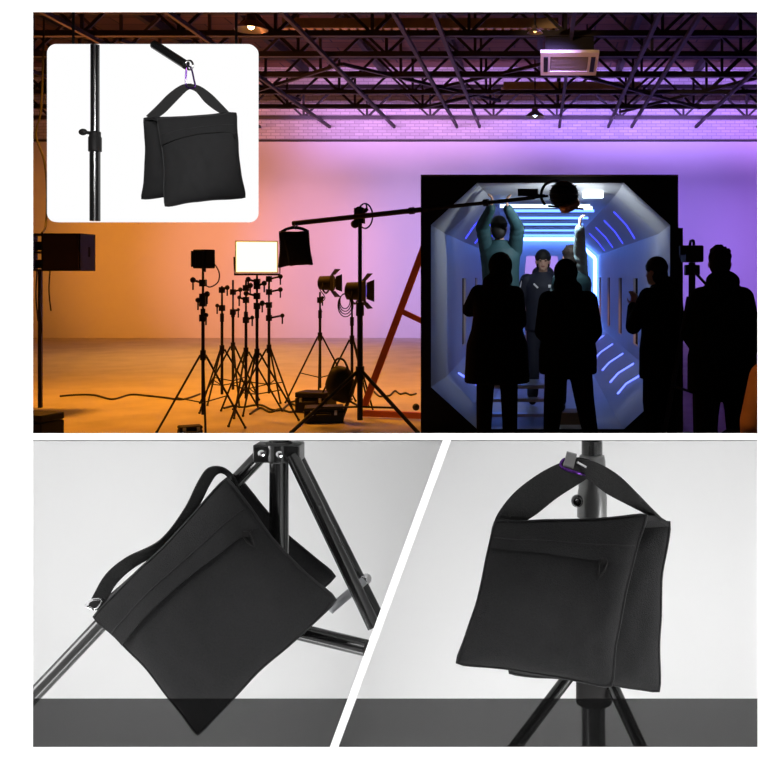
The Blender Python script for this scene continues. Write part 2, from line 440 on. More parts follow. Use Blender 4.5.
def sandbag(name, label, front, back, thick, strap, strap_w, flapv, seed, group, origin, sc_=1.0, pull_u=.92):
    t = thing(name, origin, label, 'sandbag', group)
    mb, surf, nrm = pouch(front, thick, seed)
    fp = mb.build('front_pouch', M_BAG, t)
    m2, surf2, _ = pouch(back, thick * .95, seed + 5.3)
    bp = m2.build('back_pouch', M_BAG, t)
    for (sf, par) in ((surf, fp), (surf2, bp)):
        loop = [sf(k / 20, 0) for k in range(20)] + [sf(1, k / 20) for k in range(20)] + [sf(1 - k / 20, 1) for k in range(20)] + [sf(0, 1 - k / 20) for k in range(20)]
        MB().path(loop, .0022 * sc_, n=6, closed=True).build('piping', M_SEAM, par)
    # flap over the zip
    fm = MB(); n = 30; k = 8; vs = []; fs = []
    fv = lambda u: flapv[0] + (flapv[1] - flapv[0]) * u + flapv[2] * math.sin(PI * u)
    for i in range(n + 1):
        u = .012 + .976 * i / n
        for j in range(k + 1):
            v = .015 + (fv(u) - .015) * j / k
            vs.append(surf(u, v, (.0035 + .003 * (j / k) ** 2) * sc_))
        vs.append(surf(u, fv(u), .0005 * sc_))
    K = k + 2
    for i in range(n):
        for j in range(K - 1): fs.append((i * K + j, (i + 1) * K + j, (i + 1) * K + j + 1, i * K + j + 1))
    fm.add(vs, fs); fl_ = fm.build('zip_flap', M_BAG, fp)
    st = MB().path([surf(.02 + .96 * i / 24, fv(.02 + .96 * i / 24) * .62, .0049 * sc_) for i in range(25)], .0009 * sc_, n=6)
    st.build('stitching', M_SEAM, fp)
    # zip pull
    u = pull_u; p0 = surf(u, fv(u) - .01, .006 * sc_)
    dn = (surf(u, fv(u) + .1, .006 * sc_) - p0).normalized()
    sd = dn.cross(nrm).normalized()
    zp = MB()
    L = .021 * sc_
    zp.path(smoothpath([p0 - sd * .004 * sc_, p0 - sd *   .0042 * sc_ + dn * L * .6, p0 + dn * L, p0 + sd * .0042 * sc_ + dn * L * .6, p0 + sd * .004 * sc_], 5, True), .0017 * sc_, n=6, closed=True)
    zp.box(p0 + dn * .002 * sc_, (.007 * sc_, .004 * sc_, .007 * sc_))
    zp.build('zipper_pull', M_GEAR, fp)
    # top bridge joining the two pouches
    br = MB(); nn = 20; vs = []
    for i in range(nn + 1):
        uu = i / nn; a = surf(uu, .01, 0); b = surf2(uu, .01, 0)
        m = (a + b) / 2 + V((0, 0, .006 * sc_))
        vs += [a + V((0, 0, .001)), m, b + V((0, 0, .001)), b - V((0, 0, .006 * sc_)), m - V((0, 0, .007 * sc_)), a - V((0, 0, .006 * sc_))]
    fs = [(i * 6 + j, i * 6 + (j + 1) % 6, (i + 1) * 6 + (j + 1) % 6, (i + 1) * 6 + j) for i in range(nn) for j in range(6)] + [(5, 4, 3, 2, 1, 0), tuple(nn * 6 + j for j in range(6))]
    br.add(vs, fs); br.build('top_bridge', M_BAG, t)
    # webbing handle
    for (pts, wid) in strap:
        P_ = smoothpath(pts, 8); W_ = smoothpath(wid, 8)
        MB().ribbon(P_, W_, .003 * sc_).build('handle_strap', M_WEB, t)
    return t, surf, surf2

# upright hanging bag in the right niche
Yf = 1.36
f_ = [P(493, 521, 1.40), P(648, 513, 1.385), P(612, 688, 1.345), P(455, 664, 1.36)]
b_ = [P(502, 523, 1.455), P(671, 520, 1.45), P(661, 693, 1.43), P(508, 675, 1.44)]
def pv(dx, dy, Y, dyy=0): return V((dx / F * Y, dyy, -dy / F * Y))
strapR = [([P(506, 531, 1.412), P(511, 518, 1.408), P(527, 502, 1.40), P(551, 484, 1.40), P(578, 470, 1.40), P(592, 466, 1.41)],
           [pv(28, 2, 1.4, 0), pv(27, 8, 1.4, -.004), pv(22, 22, 1.4, 0), pv(13, 27, 1.4, 0), pv(8, 24, 1.4, .004), pv(5, 14, 1.4, .01)]),
          ([P(574, 466, 1.385), P(592, 471, 1.383), P(612, 484, 1.385), P(634, 500, 1.39), P(650, 512, 1.41), P(660, 520, 1.43)],
           [pv(-3, 14, 1.4, .004), pv(-6, 18, 1.4, 0), pv(-11, 19, 1.4, .005), pv(-7, 13, 1.4, .014), pv(-3, 8, 1.4, .02), pv(-2, 6, 1.4, .03)])]
sandbag('sandbag', 'large black fabric sandbag hanging upright by its strap from a stand collar', f_, b_, .028, strapR, 0, (.19, .31, -.02), 1.3, 'black saddle sandbags', P(560, 690, 1.38), 1, .8)
# its stand
YS = 1.53
base = V((P(592, 0, YS).x, YS, nz0))
t = thing('light_stand', base, 'round black metal stand carrying the upright hanging sandbag, legs spread below', 'stand', 'black light stands')
def px_r(p, Y): return p / F * Y
MB().tube(P(592, 440.5, YS), P(592, 462, YS), px_r(10.5, YS), n=28).build('upper_pole', M_TUBE, t)
MB().tube(P(592, 510, YS), P(594, 790, YS), px_r(12, YS), n=28).build('lower_pole', M_TUBE, t)
cl = MB().lathe(P(592, 517, YS), [(px_r(12, YS), 0), (px_r(15, YS), .001), (px_r(15, YS), .03), (px_r(13.5, YS), .045), (px_r(13.5, YS), .085), (px_r(12.5, YS), .094), (px_r(10.5, YS), .096)], 28)
c1 = cl.build('collar', M_TUBE2, t)
Ry = Matrix.Rotation(PI / 2, 3, 'X')
MB().lathe(P(577, 500, YS - .024), [(.008, 0), (.009, .002), (.009, .010), (.006, .014)], 16, Ry).build('bolt', M_TUBE, c1)
MB().lathe(P(577, 500, YS - .033), [(.0035, 0), (.004, .003), (.002, .008)], 12, Ry).build('bolt_head', M_CHROME, c1)
cl2 = MB().lathe(P(594, 690, YS), [(px_r(13, YS), -.02), (px_r(18, YS), -.018), (px_r(18, YS), .018), (px_r(13, YS), .02)], 24).build('leg_collar', M_GEAR, t)
for (a, b) in (((572, 672), (515, 747)), ((608, 676), (641, 747)), ((596, 676), (600, 760))):
    A = P(*a, YS - .01); Bq = P(*b, YS - .06)
    if a[0] == 596: A = P(*a, YS + .02); Bq = P(*b, YS + .12)
    k = (A.z - nz0 - .012) / (A.z - Bq.z); E = A + (Bq - A) * k
    lg = MB().tube(A, E, px_r(6.2, YS), n=18).build('leg', M_TUBE, t)
    MB().sphere(E, .012).build('rubber_foot', M_CABLE, lg)
# purple clip
def clip(name, pts, lab, r, m, spring=None, group='purple clips'):
    t = thing(name, pts[0], lab, 'carabiner', group)
    MB().path(smoothpath(pts, 6, True), r, n=8, closed=True).build('hook_body', m, t)
    if spring: MB().tube(spring[0], spring[1], r * .9, n=8).build('gate', M_CHROME, t, label='bright metal gate')
    return t
clip('carabiner', [P(561, 463, 1.375), P(563, 468, 1.37), P(578, 473, 1.372), P(590, 475, 1.40), P(590, 467, 1.42), P(578, 461, 1.40), P(566, 459, 1.38)],
     'purple carabiner clip joining the upright bag strap to the stand collar', .0022, M_PURPLE, (P(577, 462, 1.378), P(586, 467, 1.383)))
bk = MB().box(P(570, 460, 1.376), (.014, .008, .02), Matrix.Rotation(.25, 3, 'Y'))
bk.tube(P(571, 459, 1.378), P(588, 461, 1.50), .004, n=8)
o = bk.build('hook_plate', M_TUBE2, None, True, origin=P(570, 466, 1.376)); tag(o, 'small grey metal hook plate above the purple carabiner on the stand collar', 'hook')

# tilted bag in the left niche
f_ = [P(92, 616, 1.385), P(227, 475, 1.385), P(338, 601, 1.36), P(197, 737, 1.36)]
b_ = [P(98, 606, 1.50), P(236, 473, 1.50), P(338, 575, 1.525), P(205, 700, 1.525)]
strapL = [([P(95, 608, 1.40), P(101, 596, 1.40), P(112, 578, 1.40), P(131, 562, 1.395), P(165, 543, 1.395), P(189, 512, 1.395), P(204, 483, 1.40), P(213, 471, 1.41), P(224, 471, 1.425), P(233, 480, 1.44), P(238, 494, 1.45)],
           [pv(12, 6, 1.4, .004), pv(12, 7, 1.4, .004), pv(11, 9, 1.4, .004), pv(8, 10, 1.4, .006), pv(8, 7, 1.4, .01), pv(9, 5, 1.4, .008), pv(9, 5, 1.4, .01), pv(6, 8, 1.4, .01), pv(-1, 8, 1.4, .012), pv(-7, 5, 1.4, .014), pv(-8, 2, 1.4, .014)])]
tb, _, _ = sandbag('sandbag', 'large black fabric sandbag tilted corner-down over a leg of a stand', f_, b_, .028, strapL, 0, (.27, .36, -.05), 4.4, 'black saddle sandbags', P(200, 735, 1.40), 1, .93)
MB().path(smoothpath([P(86, 606, 1.38), P(92, 600, 1.378), P(102, 600, 1.385), P(96, 609, 1.39)], 6, True), .0016, n=8, closed=True).build('d_ring', M_CHROME, tb, label='chrome ring at the strap end')
YT = 1.45
base = V((P(279, 0, YT).x, YT, nz0))
t = thing('light_stand', base, 'black tripod stand with splayed tubular legs under the tilted sandbag', 'stand', 'black light stands')
MB().tube(P(279, 440.3, YT), P(279, 640, YT), px_r(9.5, YT), n=28).build('pole', M_TUBE, t)
hb = MB().box(P(279, 452, YT), (px_r(46, YT), .034, px_r(18, YT)))
hb.lathe(P(279, 462, YT), [(px_r(11, YT), 0), (px_r(14, YT), .002), (px_r(14, YT), .028), (px_r(11, YT), .030)], 24)
hub = hb.build('hub', M_TUBE, t, bevel=.002)
for p in ((262, 453), (280, 454)):
    MB().lathe(P(*p, YT - .017), [(.005, 0), (.006, .001), (.005, .004), (.002, .005)], 14, Ry).build('bolt', M_CHROME, hub, label='bright steel bolt')
def leg(a, Ya, b, Yb, r, nm='leg', m=M_TUBE): return MB().tube(P(*a, Ya), P(*b, Yb), px_r(r, YT), n=18).build(nm, m, t)
L1 = leg((262, 454), YT, (33 - 190, 695 + 202), 1.42, 7.5)
leg((292, 455), YT - .012, (374, 627), YT - .04, 6.5)
leg((299, 457), YT + .02, (378.5, 615), YT + .05, 5)
leg((330, 610), YT - .02, (366, 579), YT + .02, 4.5, 'brace', M_ALU)
MB().sphere(P(366, 579, YT + .02), .008).build('brace_bolt', M_CHROME, t)
leg((292, 630), YT - .01, (366, 648), YT - .03, 8, 'lower_brace')
# ================================================================== SMALL WHITE DISPLAY BOARD
YP = 3.6
def rrect(x0, y0, x1, y1, r, n=8):
    out = []
    for (cx, cy, a0) in ((x1 - r, y0 + r, -90), (x1 - r, y1 - r, 0), (x0 + r, y1 - r, 90), (x0 + r, y0 + r, 180)):
        for k in range(n + 1):
            a = math.radians(a0 + 90 * k / n); out.append((cx + r * math.cos(a), cy + r * math.sin(a)))
    return out
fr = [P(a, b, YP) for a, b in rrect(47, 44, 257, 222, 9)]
t = thing('display_board', P(152, 222, YP), 'white rounded inset board with added glow hung in the studio at upper left', 'display board')
MB().prism(fr, [p + V((0, .02, 0)) for p in fr]).build('board', emit('board_added_glow', (1, 1, 1), 1.0), t, False)  # added emission keeps the board evenly white and free of bag shadows
for px in (70, 234):
    p = P(px, 60, YP); MB().tube(p + V((0, .026, 0)), V((p.x, p.y + .026, 6.98)), .005, n=8).build('hanger_rod', M_STEEL, t)
YQ = 3.53
t = thing('stand_pole', P(95, 221, YQ), 'black telescopic stand pole with a clamp knob mounted on the white board', 'stand pole')
MB().tube(P(95, 45, YQ), P(95, 138, YQ), px_r(4.4, YQ), n=24).build('upper_pole', M_TUBE, t)
MB().tube(P(95, 138, YQ), P(95, 221, YQ), px_r(5.2, YQ), n=24).build('lower_pole', M_TUBE, t)
cl = MB().lathe(P(95, 152, YQ), [(px_r(5, YQ), 0), (px_r(6.4, YQ), .002), (px_r(6.4, YQ), .05), (px_r(5.6, YQ), .055), (px_r(5.6, YQ), .07), (px_r(4.5, YQ), .073)], 24).build('clamp_collar', M_GEAR, t)
kb = MB().tube(P(90, 133, YQ - .01), P(84, 132, YQ - .012), .006, n=10)
kb.sphere(P(83, 132, YQ - .012), (.016, .008, .012), 12, 8); kb.build('wing_knob', M_GEAR, cl)
for py in (70, 195): MB().bar(P(95, py, YQ), P(95, py, YP), .012).build('bracket', M_STEEL, t, False)
t = thing('boom_pole', P(186, 66, 3.45), 'short end of a black boom arm angled down over the white board', 'boom arm')
MB().tube(P(154, 44.5, 3.5), P(186, 65, 3.44), px_r(4.6, 3.47), n=20).build('tube', M_TUBE, t)
MB().bar(P(157, 47, 3.5), P(157, 47, YP), .012).build('bracket', M_STEEL, t, False)
MB().path(smoothpath([P(186, 62, 3.43), P(191, 61, 3.43), P(193, 66, 3.43), P(189, 70, 3.43)], 6, True), .0035, n=8, closed=True).build('end_ring', M_CHROME, t, label='chrome ring at the tip')
clip('carabiner', [P(187, 67, 3.43), P(191, 68, 3.43), P(194, 80, 3.43), P(195, 87, 3.43), P(189, 88, 3.43), P(186, 85, 3.43), P(186, 75, 3.43)],
     'purple carabiner clip on the boom tip in front of the white board', .0032, M_PURPLE, (P(186, 72, 3.43), P(186, 85, 3.43)))
f_ = [P(157, 118, 3.40), P(237, 112, 3.40), P(246, 198, 3.36), P(164, 207, 3.36)]
b_ = [P(143, 117, 3.47), P(226, 113, 3.47), P(230, 192, 3.50), P(141, 200, 3.50)]
strapI = [([P(150, 118, 3.44), P(160, 110, 3.435), P(172, 98, 3.43), P(184, 88, 3.43), P(192, 86, 3.43)],
           [pv(8, 4, 3.4, .0), pv(8, 7, 3.4), pv(6, 9, 3.4), pv(5, 6, 3.4), pv(1, 5, 3.4)]),
          ([P(188, 86, 3.43), P(198, 89, 3.43), P(208, 98, 3.43), P(218, 107, 3.43), P(227, 114, 3.44)],
           [pv(-1, 5, 3.4), pv(-4, 6, 3.4), pv(-7, 8, 3.4), pv(-7, 6, 3.4), pv(-5, 3, 3.4)])]
sandbag('sandbag', 'black fabric sandbag hanging from a boom tip in front of the white board', f_, b_, .030, strapI, 0, (.33, .25, -.05), 8.2, 'black saddle sandbags', P(200, 207, 3.42), 1.05, .98)

# ================================================================== STUDIO STANDS AND LAMPS
def tripod(base, h_hub, spread, rot, t, r=.011, n=3, name='leg', hz=.25, mat_=None):
    m_ = mat_ or M_STEEL
    for k in range(n):
        a = rot + 2 * PI * k / n
        foot = base + V((math.cos(a) * spread, math.sin(a) * spread, .012))
        top = base + V((math.cos(a) * .03, math.sin(a) * .03, h_hub))
        l = MB().tube(top, foot, r, n=10).build(name, m_, t)
        MB().sphere(foot, .016, 10, 6).build('rubber_foot', M_CABLE, l)
        md = base + V((0, 0, hz)); mid_ = top + (foot - top) * .55
        MB().tube(md, mid_, r * .6, n=8).build('brace', m_, t)
    MB().tube(base + V((0, 0, h_hub - .05)), base + V((0, 0, h_hub + .05)), .028, n=14).build('leg_hub', m_, t)

def stand(px, Y, top_py, label, rot=.4, hub=.75, spread=.45, clamps=()):
    b = P(px, 0, Y); b.z = 0
    zt_ = P(px, top_py, Y).z
    t = thing('light_stand', b, label, 'stand', 'studio light stands')
    MB().tube(b + V((0, 0, hub * .25)), b + V((0, 0, (hub + zt_) / 2)), .017, n=12).build('lower_pole', M_STEEL, t)
    MB().tube(b + V((0, 0, (hub + zt_) / 2)), b + V((0, 0, zt_)), .012, n=12).build('upper_pole', M_STEEL, t)
    MB().tube(b + V((0, 0, (hub + zt_) / 2 - .05)), b + V((0, 0, (hub + zt_) / 2 + .05)), .024, n=12).build('lock_collar', M_STEEL, t)
    tripod(b, hub, spread, rot, t, hz=hub * .4)
    for (dpx, py, s) in clamps:
        c = P(px, py, Y)
        k = MB().box(c, (.06, .06, .07)); k.tube(c, c + V((dpx / F * Y, -.03, .03)), .012, n=8)
        e = c + V((dpx / F * Y, -.03, .03)); k.sphere(e, .03 * s, 10, 8); k.tube(e, e + V((.0, 0, -.1)), .009, n=8)
        k.build('grip_head', M_GEAR, t)
    return t, b

def cone_lamp(name, px, py, Y, yaw, label, size, lit, doors=True):
    """studio fresnel: body facing local -Y before yaw"""
    c = P(px, py, Y); R = Matrix.Rotation(yaw, 3, 'Z')
    t = thing(name, c - V((0, 0, size * .6)), label, 'studio light', 'studio lamps')
    T = lambda x, y, z: c + R @ V((x * size, y * size, z * size))
    Ryy = R @ Matrix.Rotation(PI / 2, 3, 'X')
    MB().lathe(c, [(.28 * size, -.45 * size), (.42 * size, -.38 * size), (.45 * size, .3 * size), (.5 * size, .32 * size), (.5 * size, .45 * size), (.44 * size, .45 * size)], 20, Ryy).build('housing', M_GEAR, t)
    MB().lathe(c + R @ V((0, -.43 * size, 0)), [(.42 * size, -.01), (.42 * size, .012)], 20, Ryy).build('lens', lit, t)
    y = MB(); y.path(smoothpath([T(-.5, 0, 0), T(-.55, 0, -.4), T(0, 0, -.62), T(.55, 0, -.4), T(.5, 0, 0)], 6), .012, n=8); y.build('yoke', M_STEEL, t)
    if doors:
        for a in range(4):
            ang = a * PI / 2; o_ = R @ V((math.cos(ang) * .5 * size, -.45 * size, math.sin(ang) * .5 * size))
            tip = R @ V((math.cos(ang) * .85 * size, -.75 * size, math.sin(ang) * .85 * size))
            s_ = R @ V((-math.sin(ang), 0, math.cos(ang))) * size
            pa = [c + o_ - s_ * .4, c + o_ + s_ * .4, c + tip + s_ * .55, c + tip - s_ * .55]
            th_ = (pa[1] - pa[0]).cross(pa[2] - pa[1]).normalized() * .004
            MB().prism(pa, [p + th_ for p in pa]).build('barn_door', M_GEAR, t, False)
    return t, c

DARKLENS = mat('dark_lens', (.03, .03, .035), .15, spec=.8)
stand(203, 10.1, 272, 'tall black light stand in front at left holding a small square lamp', .9, .8, .5, ((-9, 283, 1), (5, 297, 1), (-4, 303, .9), (4, 318, .8)))
# square led head
c = P(204, 259, 10.05)
t = thing('led_light', c - V((0, 0, .13)), 'small square black lamp head with a looped lead on the left stand', 'studio light', 'studio lamps')
Rz = Matrix.Rotation(-.5, 3, 'Z')
MB().box(c, (.18, .13, .19), Rz).build('housing', M_GEAR, t, bevel=.01)
fins = MB()
for k in range(6): fins.box(c + Rz @ V((-.075 + k * .03, -.08, 0)), (.012, .03, .16), Rz)
fins.build('cooling_fins', M_GEAR, t, False)
MB().path(smoothpath([P(213, 262, 10.0), P(219, 272, 9.98), P(218, 282, 9.98), P(210, 287, 10.0), P(204, 284, 10.05)]), .007, n=8).build('lead', M_CABLE, t)
MB().tube(c - V((0, 0, .08)), c - V((0, 0, .13)), .02, n=10).build('mount', M_STEEL, t)

for (px, Y, ty, lab, rot, cl) in ((222, 12.0, 286, 'black stand with grip head left of the glowing softlight', .2, ((6, 290, 1), (-4, 308, .8))),
                                (233, 12.5, 280, 'black stand directly under the left edge of the glowing softlight', 1.0, ((8, 292, 1), (6, 312, .7))),
                                (246, 11.6, 280, 'black stand second from right beneath the glowing softlight', .5, ((5, 288, 1.1), (-6, 300, .8), (7, 320, .8))),
                                (269, 12.1, 276, 'black stand with branching clamps right of the glowing softlight', 1.5, ((12, 279, 1), (12, 292, 1), (-6, 305, .9), (14, 318, .9)))):
    stand(px, Y, ty, lab, rot, .72, .42, cl)
stand(257, 11.0, 274, 'black stand carrying the glowing softlight', .1, .75, .45, ((-8, 282, 1), (8, 286, 1), (-10, 296, 1), (6, 306, 1)))
# glowing softlight
c = P(257, 257, 10.9)
t = thing('softlight', c - V((0, 0, .19)), 'large glowing square softlight, warm white, on the left stands', 'studio light', 'studio lamps')
Rz = Matrix.Rotation(.22, 3, 'Z')
def sb(x, y, z): return c + Rz @ V((x, y, z))
fpz = [sb(-.21, -.06, -.16), sb(.21, -.06, -.16), sb(.21, -.06, .16), sb(-.21, -.06, .16)]
MB().prism(fpz, [p + Rz @ V((0, .01, 0)) for p in fpz]).build('diffuser', emit('softlight_glow', (1, .80, .38), 2.6), t, False)
bk_ = [sb(-.14, .16, -.10), sb(.14, .16, -.10), sb(.14, .16, .10), sb(-.14, .16, .10)]
f2 = [sb(-.225, -.06, -.175), sb(.225, -.06, -.175), sb(.225, -.06, .175), sb(-.225, -.06, .175)]
hm = MB()
for i in range(4):
    j = (i + 1) % 4; hm.prism([f2[i], f2[j], bk_[j], bk_[i]], [p + (c - p).normalized() * .008 for p in (f2[i], f2[j], bk_[j], bk_[i])])
hm.build('hood', mat('softlight_skin', (.5, .4, .25), .7), t, False)
MB().box(sb(0, .2, 0), (.24, .12, .2), Rz).build('lamp_housing', M_GEAR, t, False)
MB().path([sb(-.24, .05, 0), sb(-.24, .05, -.19), sb(.24, .05, -.19), sb(.24, .05, 0)], .012, n=8).build('yoke', M_STEEL, t)

stand(320, 12.4, 292, 'slim black stand in the middle carrying a small boxy lamp', .7, .85, .5, ((3, 300, .7),))
t, c = cone_lamp('fresnel_light', 326, 283, 12.3, 1.45, 'small boxy black lamp on the slim middle stand', .20, DARKLENS)
MB().path(smoothpath([P(320, 290, 12.3), P(325, 298, 12.3), P(320, 304, 12.3), P(322, 312, 12.3)]), .006, n=6).build('lead', M_CABLE, t)
stand(352, 11.75, 303, 'black stand just behind the tall boom stand', 1.3, .85, .45, ())
t, c = cone_lamp('fresnel_light', 355, 291, 11.65, 1.5, 'round black lamp with barn doors beside the boom stand post', .24, emit('violet_lens', (.25, .15, .9), .6))
for k in range(4):
    r = .07 + .012 * k
    cc = P(345, 301 + k * 1.5, 11.1)
    MB().path([cc + V((math.cos(a) * r * .8, .01 * k, math.sin(a) * r * 1.2)) for a in [2 * PI * i / 24 for i in range(24)]], .006, n=6, closed=True).build('coiled_lead', M_CABLE, t)

# ---- boom stand
YBm = 10.55
b = P(360, 0, YBm); b.z = 0
t = thing('boom_stand', b, 'tall black boom stand with wide tripod legs in the centre of the studio', 'stand')
zt_ = P(360, 214, YBm).z
MB().tube(b + V((0, 0, .08)), b + V((0, 0, 1.25)), .030, n=14).build('lower_pole', M_STEEL, t)
MB().tube(b + V((0, 0, 1.2)), b + V((0, 0, zt_)), .021, n=14).build('upper_pole', M_STEEL, t)
MB().tube(b + V((0, 0, 1.18)), b + V((0, 0, 1.32)), .042, n=14).build('lock_collar', M_STEEL, t)
hubz = P(360, 372, YBm).z
for (ex, ey) in ((-.62, -.42), (.66, -.42), (-.3, .55)):
    foot = b + V((ex, ey, .015)); top = b + V((ex * .05, ey * .05, hubz))
    l = MB().tube(top, foot, .020, n=12).build('leg', M_STEEL, t)
    MB().sphere(foot, .024, 10, 6).build('rubber_foot', M_CABLE, l)
    MB().tube(b + V((0, 0, .22)), top + (foot - top) * .6, .011, n=8).build('brace', M_STEEL, t)
MB().tube(b + V((0, 0, hubz - .08)), b + V((0, 0, hubz + .06)), .045, n=14).build('leg_hub', M_STEEL, t)
hd = MB().box(b + V((0, -.02, zt_ - .02)), (.10, .10, .16)); hd.sphere(b + V((0, -.03, zt_ + .02)), .06, 12, 8)
hd.tube(P(361, 216, YBm - .06), P(367, 209, YBm - .1), .02, n=10); hd.tube(P(367, 209, YBm - .1), P(366, 203, YBm - .1), .009, n=8)
hd.tube(P(352, 224, YBm - .06), P(358, 220, YBm), .02, n=10); hd.sphere(P(355, 224, YBm - .06), .045, 10, 8)
hd.build('pivot_head', M_GEAR, t)
MB().path([P(365, 216, YBm - .09) + V((math.cos(a) * .08, 0, math.sin(a) * .13)) for a in [2 * PI * i / 24 for i in range(24)]], .009, n=6, closed=True).build('coiled_lead', M_CABLE, t)
Yb0, Yb1 = 10.62, 9.85
bA, bB = P(293, 223.5, Yb0), P(535, 197.5, Yb1)
t = thing('boom_pole', bA + (bB - bA) * .28, 'long black boom arm reaching from the small sandbag to the tunnel lamp', 'boom arm')
MB().tube(bA, bA + (bB - bA) * .55, .027, n=12).build('outer_tube', M_STEEL, t)
MB().tube(bA + (bB - bA) * .5, bB, .019, n=12).build('inner_tube', M_STEEL, t)
for k in (.5, .56, .80): MB().tube(bA + (bB - bA) * k, bA + (bB - bA) * (k + .02), .036, n=12).build('lock_collar', M_STEEL, t)
g_ = MB().box(P(528, 192.5, 9.86), (.20, .05, .07)); g_.tube(P(518, 194, 9.86), P(545, 196, 9.86), .016, n=8); g_.build('grip_handle', M_GEAR, t)
f_ = [P(281, 232, 10.55), P(309, 232, 10.55), P(313, 265, 10.5), P(289, 266, 10.5)]
b_ = [P(279, 231, 10.64), P(307, 231, 10.64), P(309, 263, 10.66), P(278, 268, 10.64)]
strapS = [([P(281, 232, 10.6), P(287, 229, 10.6), P(295, 227.5, 10.6), P(303, 229, 10.6), P(309, 232, 10.6)], [pv(0, 3, 10.6, .01)] * 5)]
sandbag('sandbag', 'small distant black sandbag hanging from the end of the boom arm', f_, b_, .035, strapS, 0, (.26, .3, 0), 3.1, 'black saddle sandbags', P(296, 268, 10.6), 1.6, .8)
o = MB().path(smoothpath([P(295, 224, 10.58), P(297, 226, 10.58), P(296, 229, 10.58), P(294, 227, 10.58)], 6, True), .006, n=6, closed=True).build('hook', M_CHROME, None, True, origin=P(295, 229, 10.58))
tag(o, 'small chrome hook between boom arm end and the small distant sandbag', 'hook')

# ---- bags and cases round the foot of the boom stand
def softbag(px, py, Y, r, label, name='equipment_bag'):
    c = P(px, py, Y); m = MB().sphere(c, r, 24, 16)
    m.v = [c + (p - c) * (1 + .16 * noise.noise((p - c) * 6 + V((px, 0, 0)))) for p in m.v]
    t = thing(name, c - V((0, 0, r[2])), label, 'bag', 'black kit bags')
    m.build('sack', M_GEAR, t)
    MB().path(smoothpath([c + V((-r[0] * .6, 0, r[2] * .7)), c + V((-r[0] * .2, -.03, r[2] * 1.35)), c + V((r[0] * .3, -.03, r[2] * 1.3)), c + V((r[0] * .6, 0, r[2] * .7))]), .012, n=8).build('handle', M_WEB, t)
softbag(340, 384, 10.9, (.16, .12, .20), 'black kit bag slung on the legs of the boom stand')
def case(px, Y, size, yaw, label, m=None):
    c = P(px, 0, Y); c.z = 0; R = Matrix.Rotation(yaw, 3, 'Z')
    t = thing('equipment_case', c, label, 'case', 'black equipment cases')
    MB().box(c + V((0, 0, size[2] * .36)), (size[0], size[1], size[2] * .72), R).build('body', m or M_GEAR, t, bevel=.012)
    MB().box(c + V((0, 0, size[2] * .87)), (size[0], size[1], size[2] * .26), R).build('lid', m or M_GEAR, t, bevel=.012)
    h = c + R @ V((0, -size[1] / 2, size[2] * .55))
    MB().path(smoothpath([h + R @ V((-.07, 0, 0)), h + R @ V((-.06, -.04, 0)), h + R @ V((.06, -.04, 0)), h + R @ V((.07, 0, 0))]), .01, n=8).build('handle', M_STEEL, t)
    for sx in (-.3, .3): MB().box(h + R @ V((sx * size[0], -.005, .02)), (.03, .02, .05), R).build('latch', M_ALU, t, False)
case(324, 11.0, (.42, .3, .17), .2, 'flat black equipment case on the floor left of the boom stand')
case(316, 11.8, (.40, .3, .24), -.2, 'taller black equipment case behind the boom stand foot')
case(190, 9.9, (.22, .16, .12), .5, 'tiny dark case at the foot of the left lamp stand')
case(30, 9.75, (.55, .3, .27), -.3, 'black case on the floor in the lower left corner')
rng = random.Random(3)
for k, (xa, xb, Y) in enumerate(((224, 300, 12.2), (250, 330, 11.7), (60, 200, 13.2), (290, 352, 12.6), (374, 416, 13.5))):
    n = 9; pts = []
    for i in range(n):
        p = P(xa + (xb - xa) * i / (n - 1), 0, Y + rng.uniform(-.35, .35)); p.z = .012; pts.append(p)
    o = MB().path(smoothpath(pts), .013, n=6).build('floor_cable', M_CABLE, None, True, origin=pts[0])
    tag(o, ('black cable trailing on the floor under the glowing softlight', 'black cable looping between the softlight stands and the cases', 'thin black cable across the far left floor',
            'black cable curling round the slim middle stand', 'black cable on the floor behind the orange brace')[k], 'cable', 'floor cables')
# small dark flag hung on far wall behind lamps left of centre
# ---- orange braces propping the set
t = thing('timber_brace', V((P(365, 0, 11).x, 11, 0)), 'orange timber brace propping the black side of the tunnel set', 'brace')
Yo = 11.3
MB().bar(P(364, 407, Yo), P(432, 226, Yo), .055, .075).build('raking_strut', M_ORANGE, t, False)
MB().bar(P(399, 310, Yo), P(428, 324, Yo), .05, .06).build('cross_strut', M_ORANGE, t, False)
a = P(364, 404, Yo); e = P(425, 407, Yo - .2); a.z = e.z = .05
MB().bar(a, e, .06, .07).build('floor_rail', M_ORANGE, t, False)
MB().sphere(P(416, 407, Yo - .22), .04, 10, 8).build('castor', M_CABLE, t)

# ================================================================== TUNNEL SET
Y0, Y1, Y2 = 10.19, 11.0, 22.6
def oct_(x0, x1, z0, z1, cx, cz, Y):
    return [V(p) for p in ((x0 + cx, Y, z1), (x1 - cx, Y, z1), (x1, Y, z1 - cz), (x1, Y, z0 + cz), (x1 - cx, Y, z0), (x0 + cx, Y, z0), (x0, Y, z0 + cz), (x0, Y, z1 - cz))]
A0, A1 = P(431, 429, Y0), P(670, 183, Y0)
x0, x1, z0, z1 = A0.x, A1.x, A0.z, A1.z
CXX = px_r(46, Y0); CZZ = px_r(42, Y0)
R0o = oct_(x0, x1, z0, z1, CXX, CZZ, Y0)
ix = .13
R1o = oct_(x0 + ix * .6, x1 - ix * .2, z0 + .02, z1 - .06, CXX, CZZ, Y1)
R2o = oct_(x0 + ix * .6, x1 - ix * .2, z0 + .02, z1 - .06, CXX, CZZ, Y2)
root = thing('tunnel_set', V(((x0 + x1) / 2, Y0, 0)), 'black framed octagonal corridor set glowing blue inside, at right', 'film set')
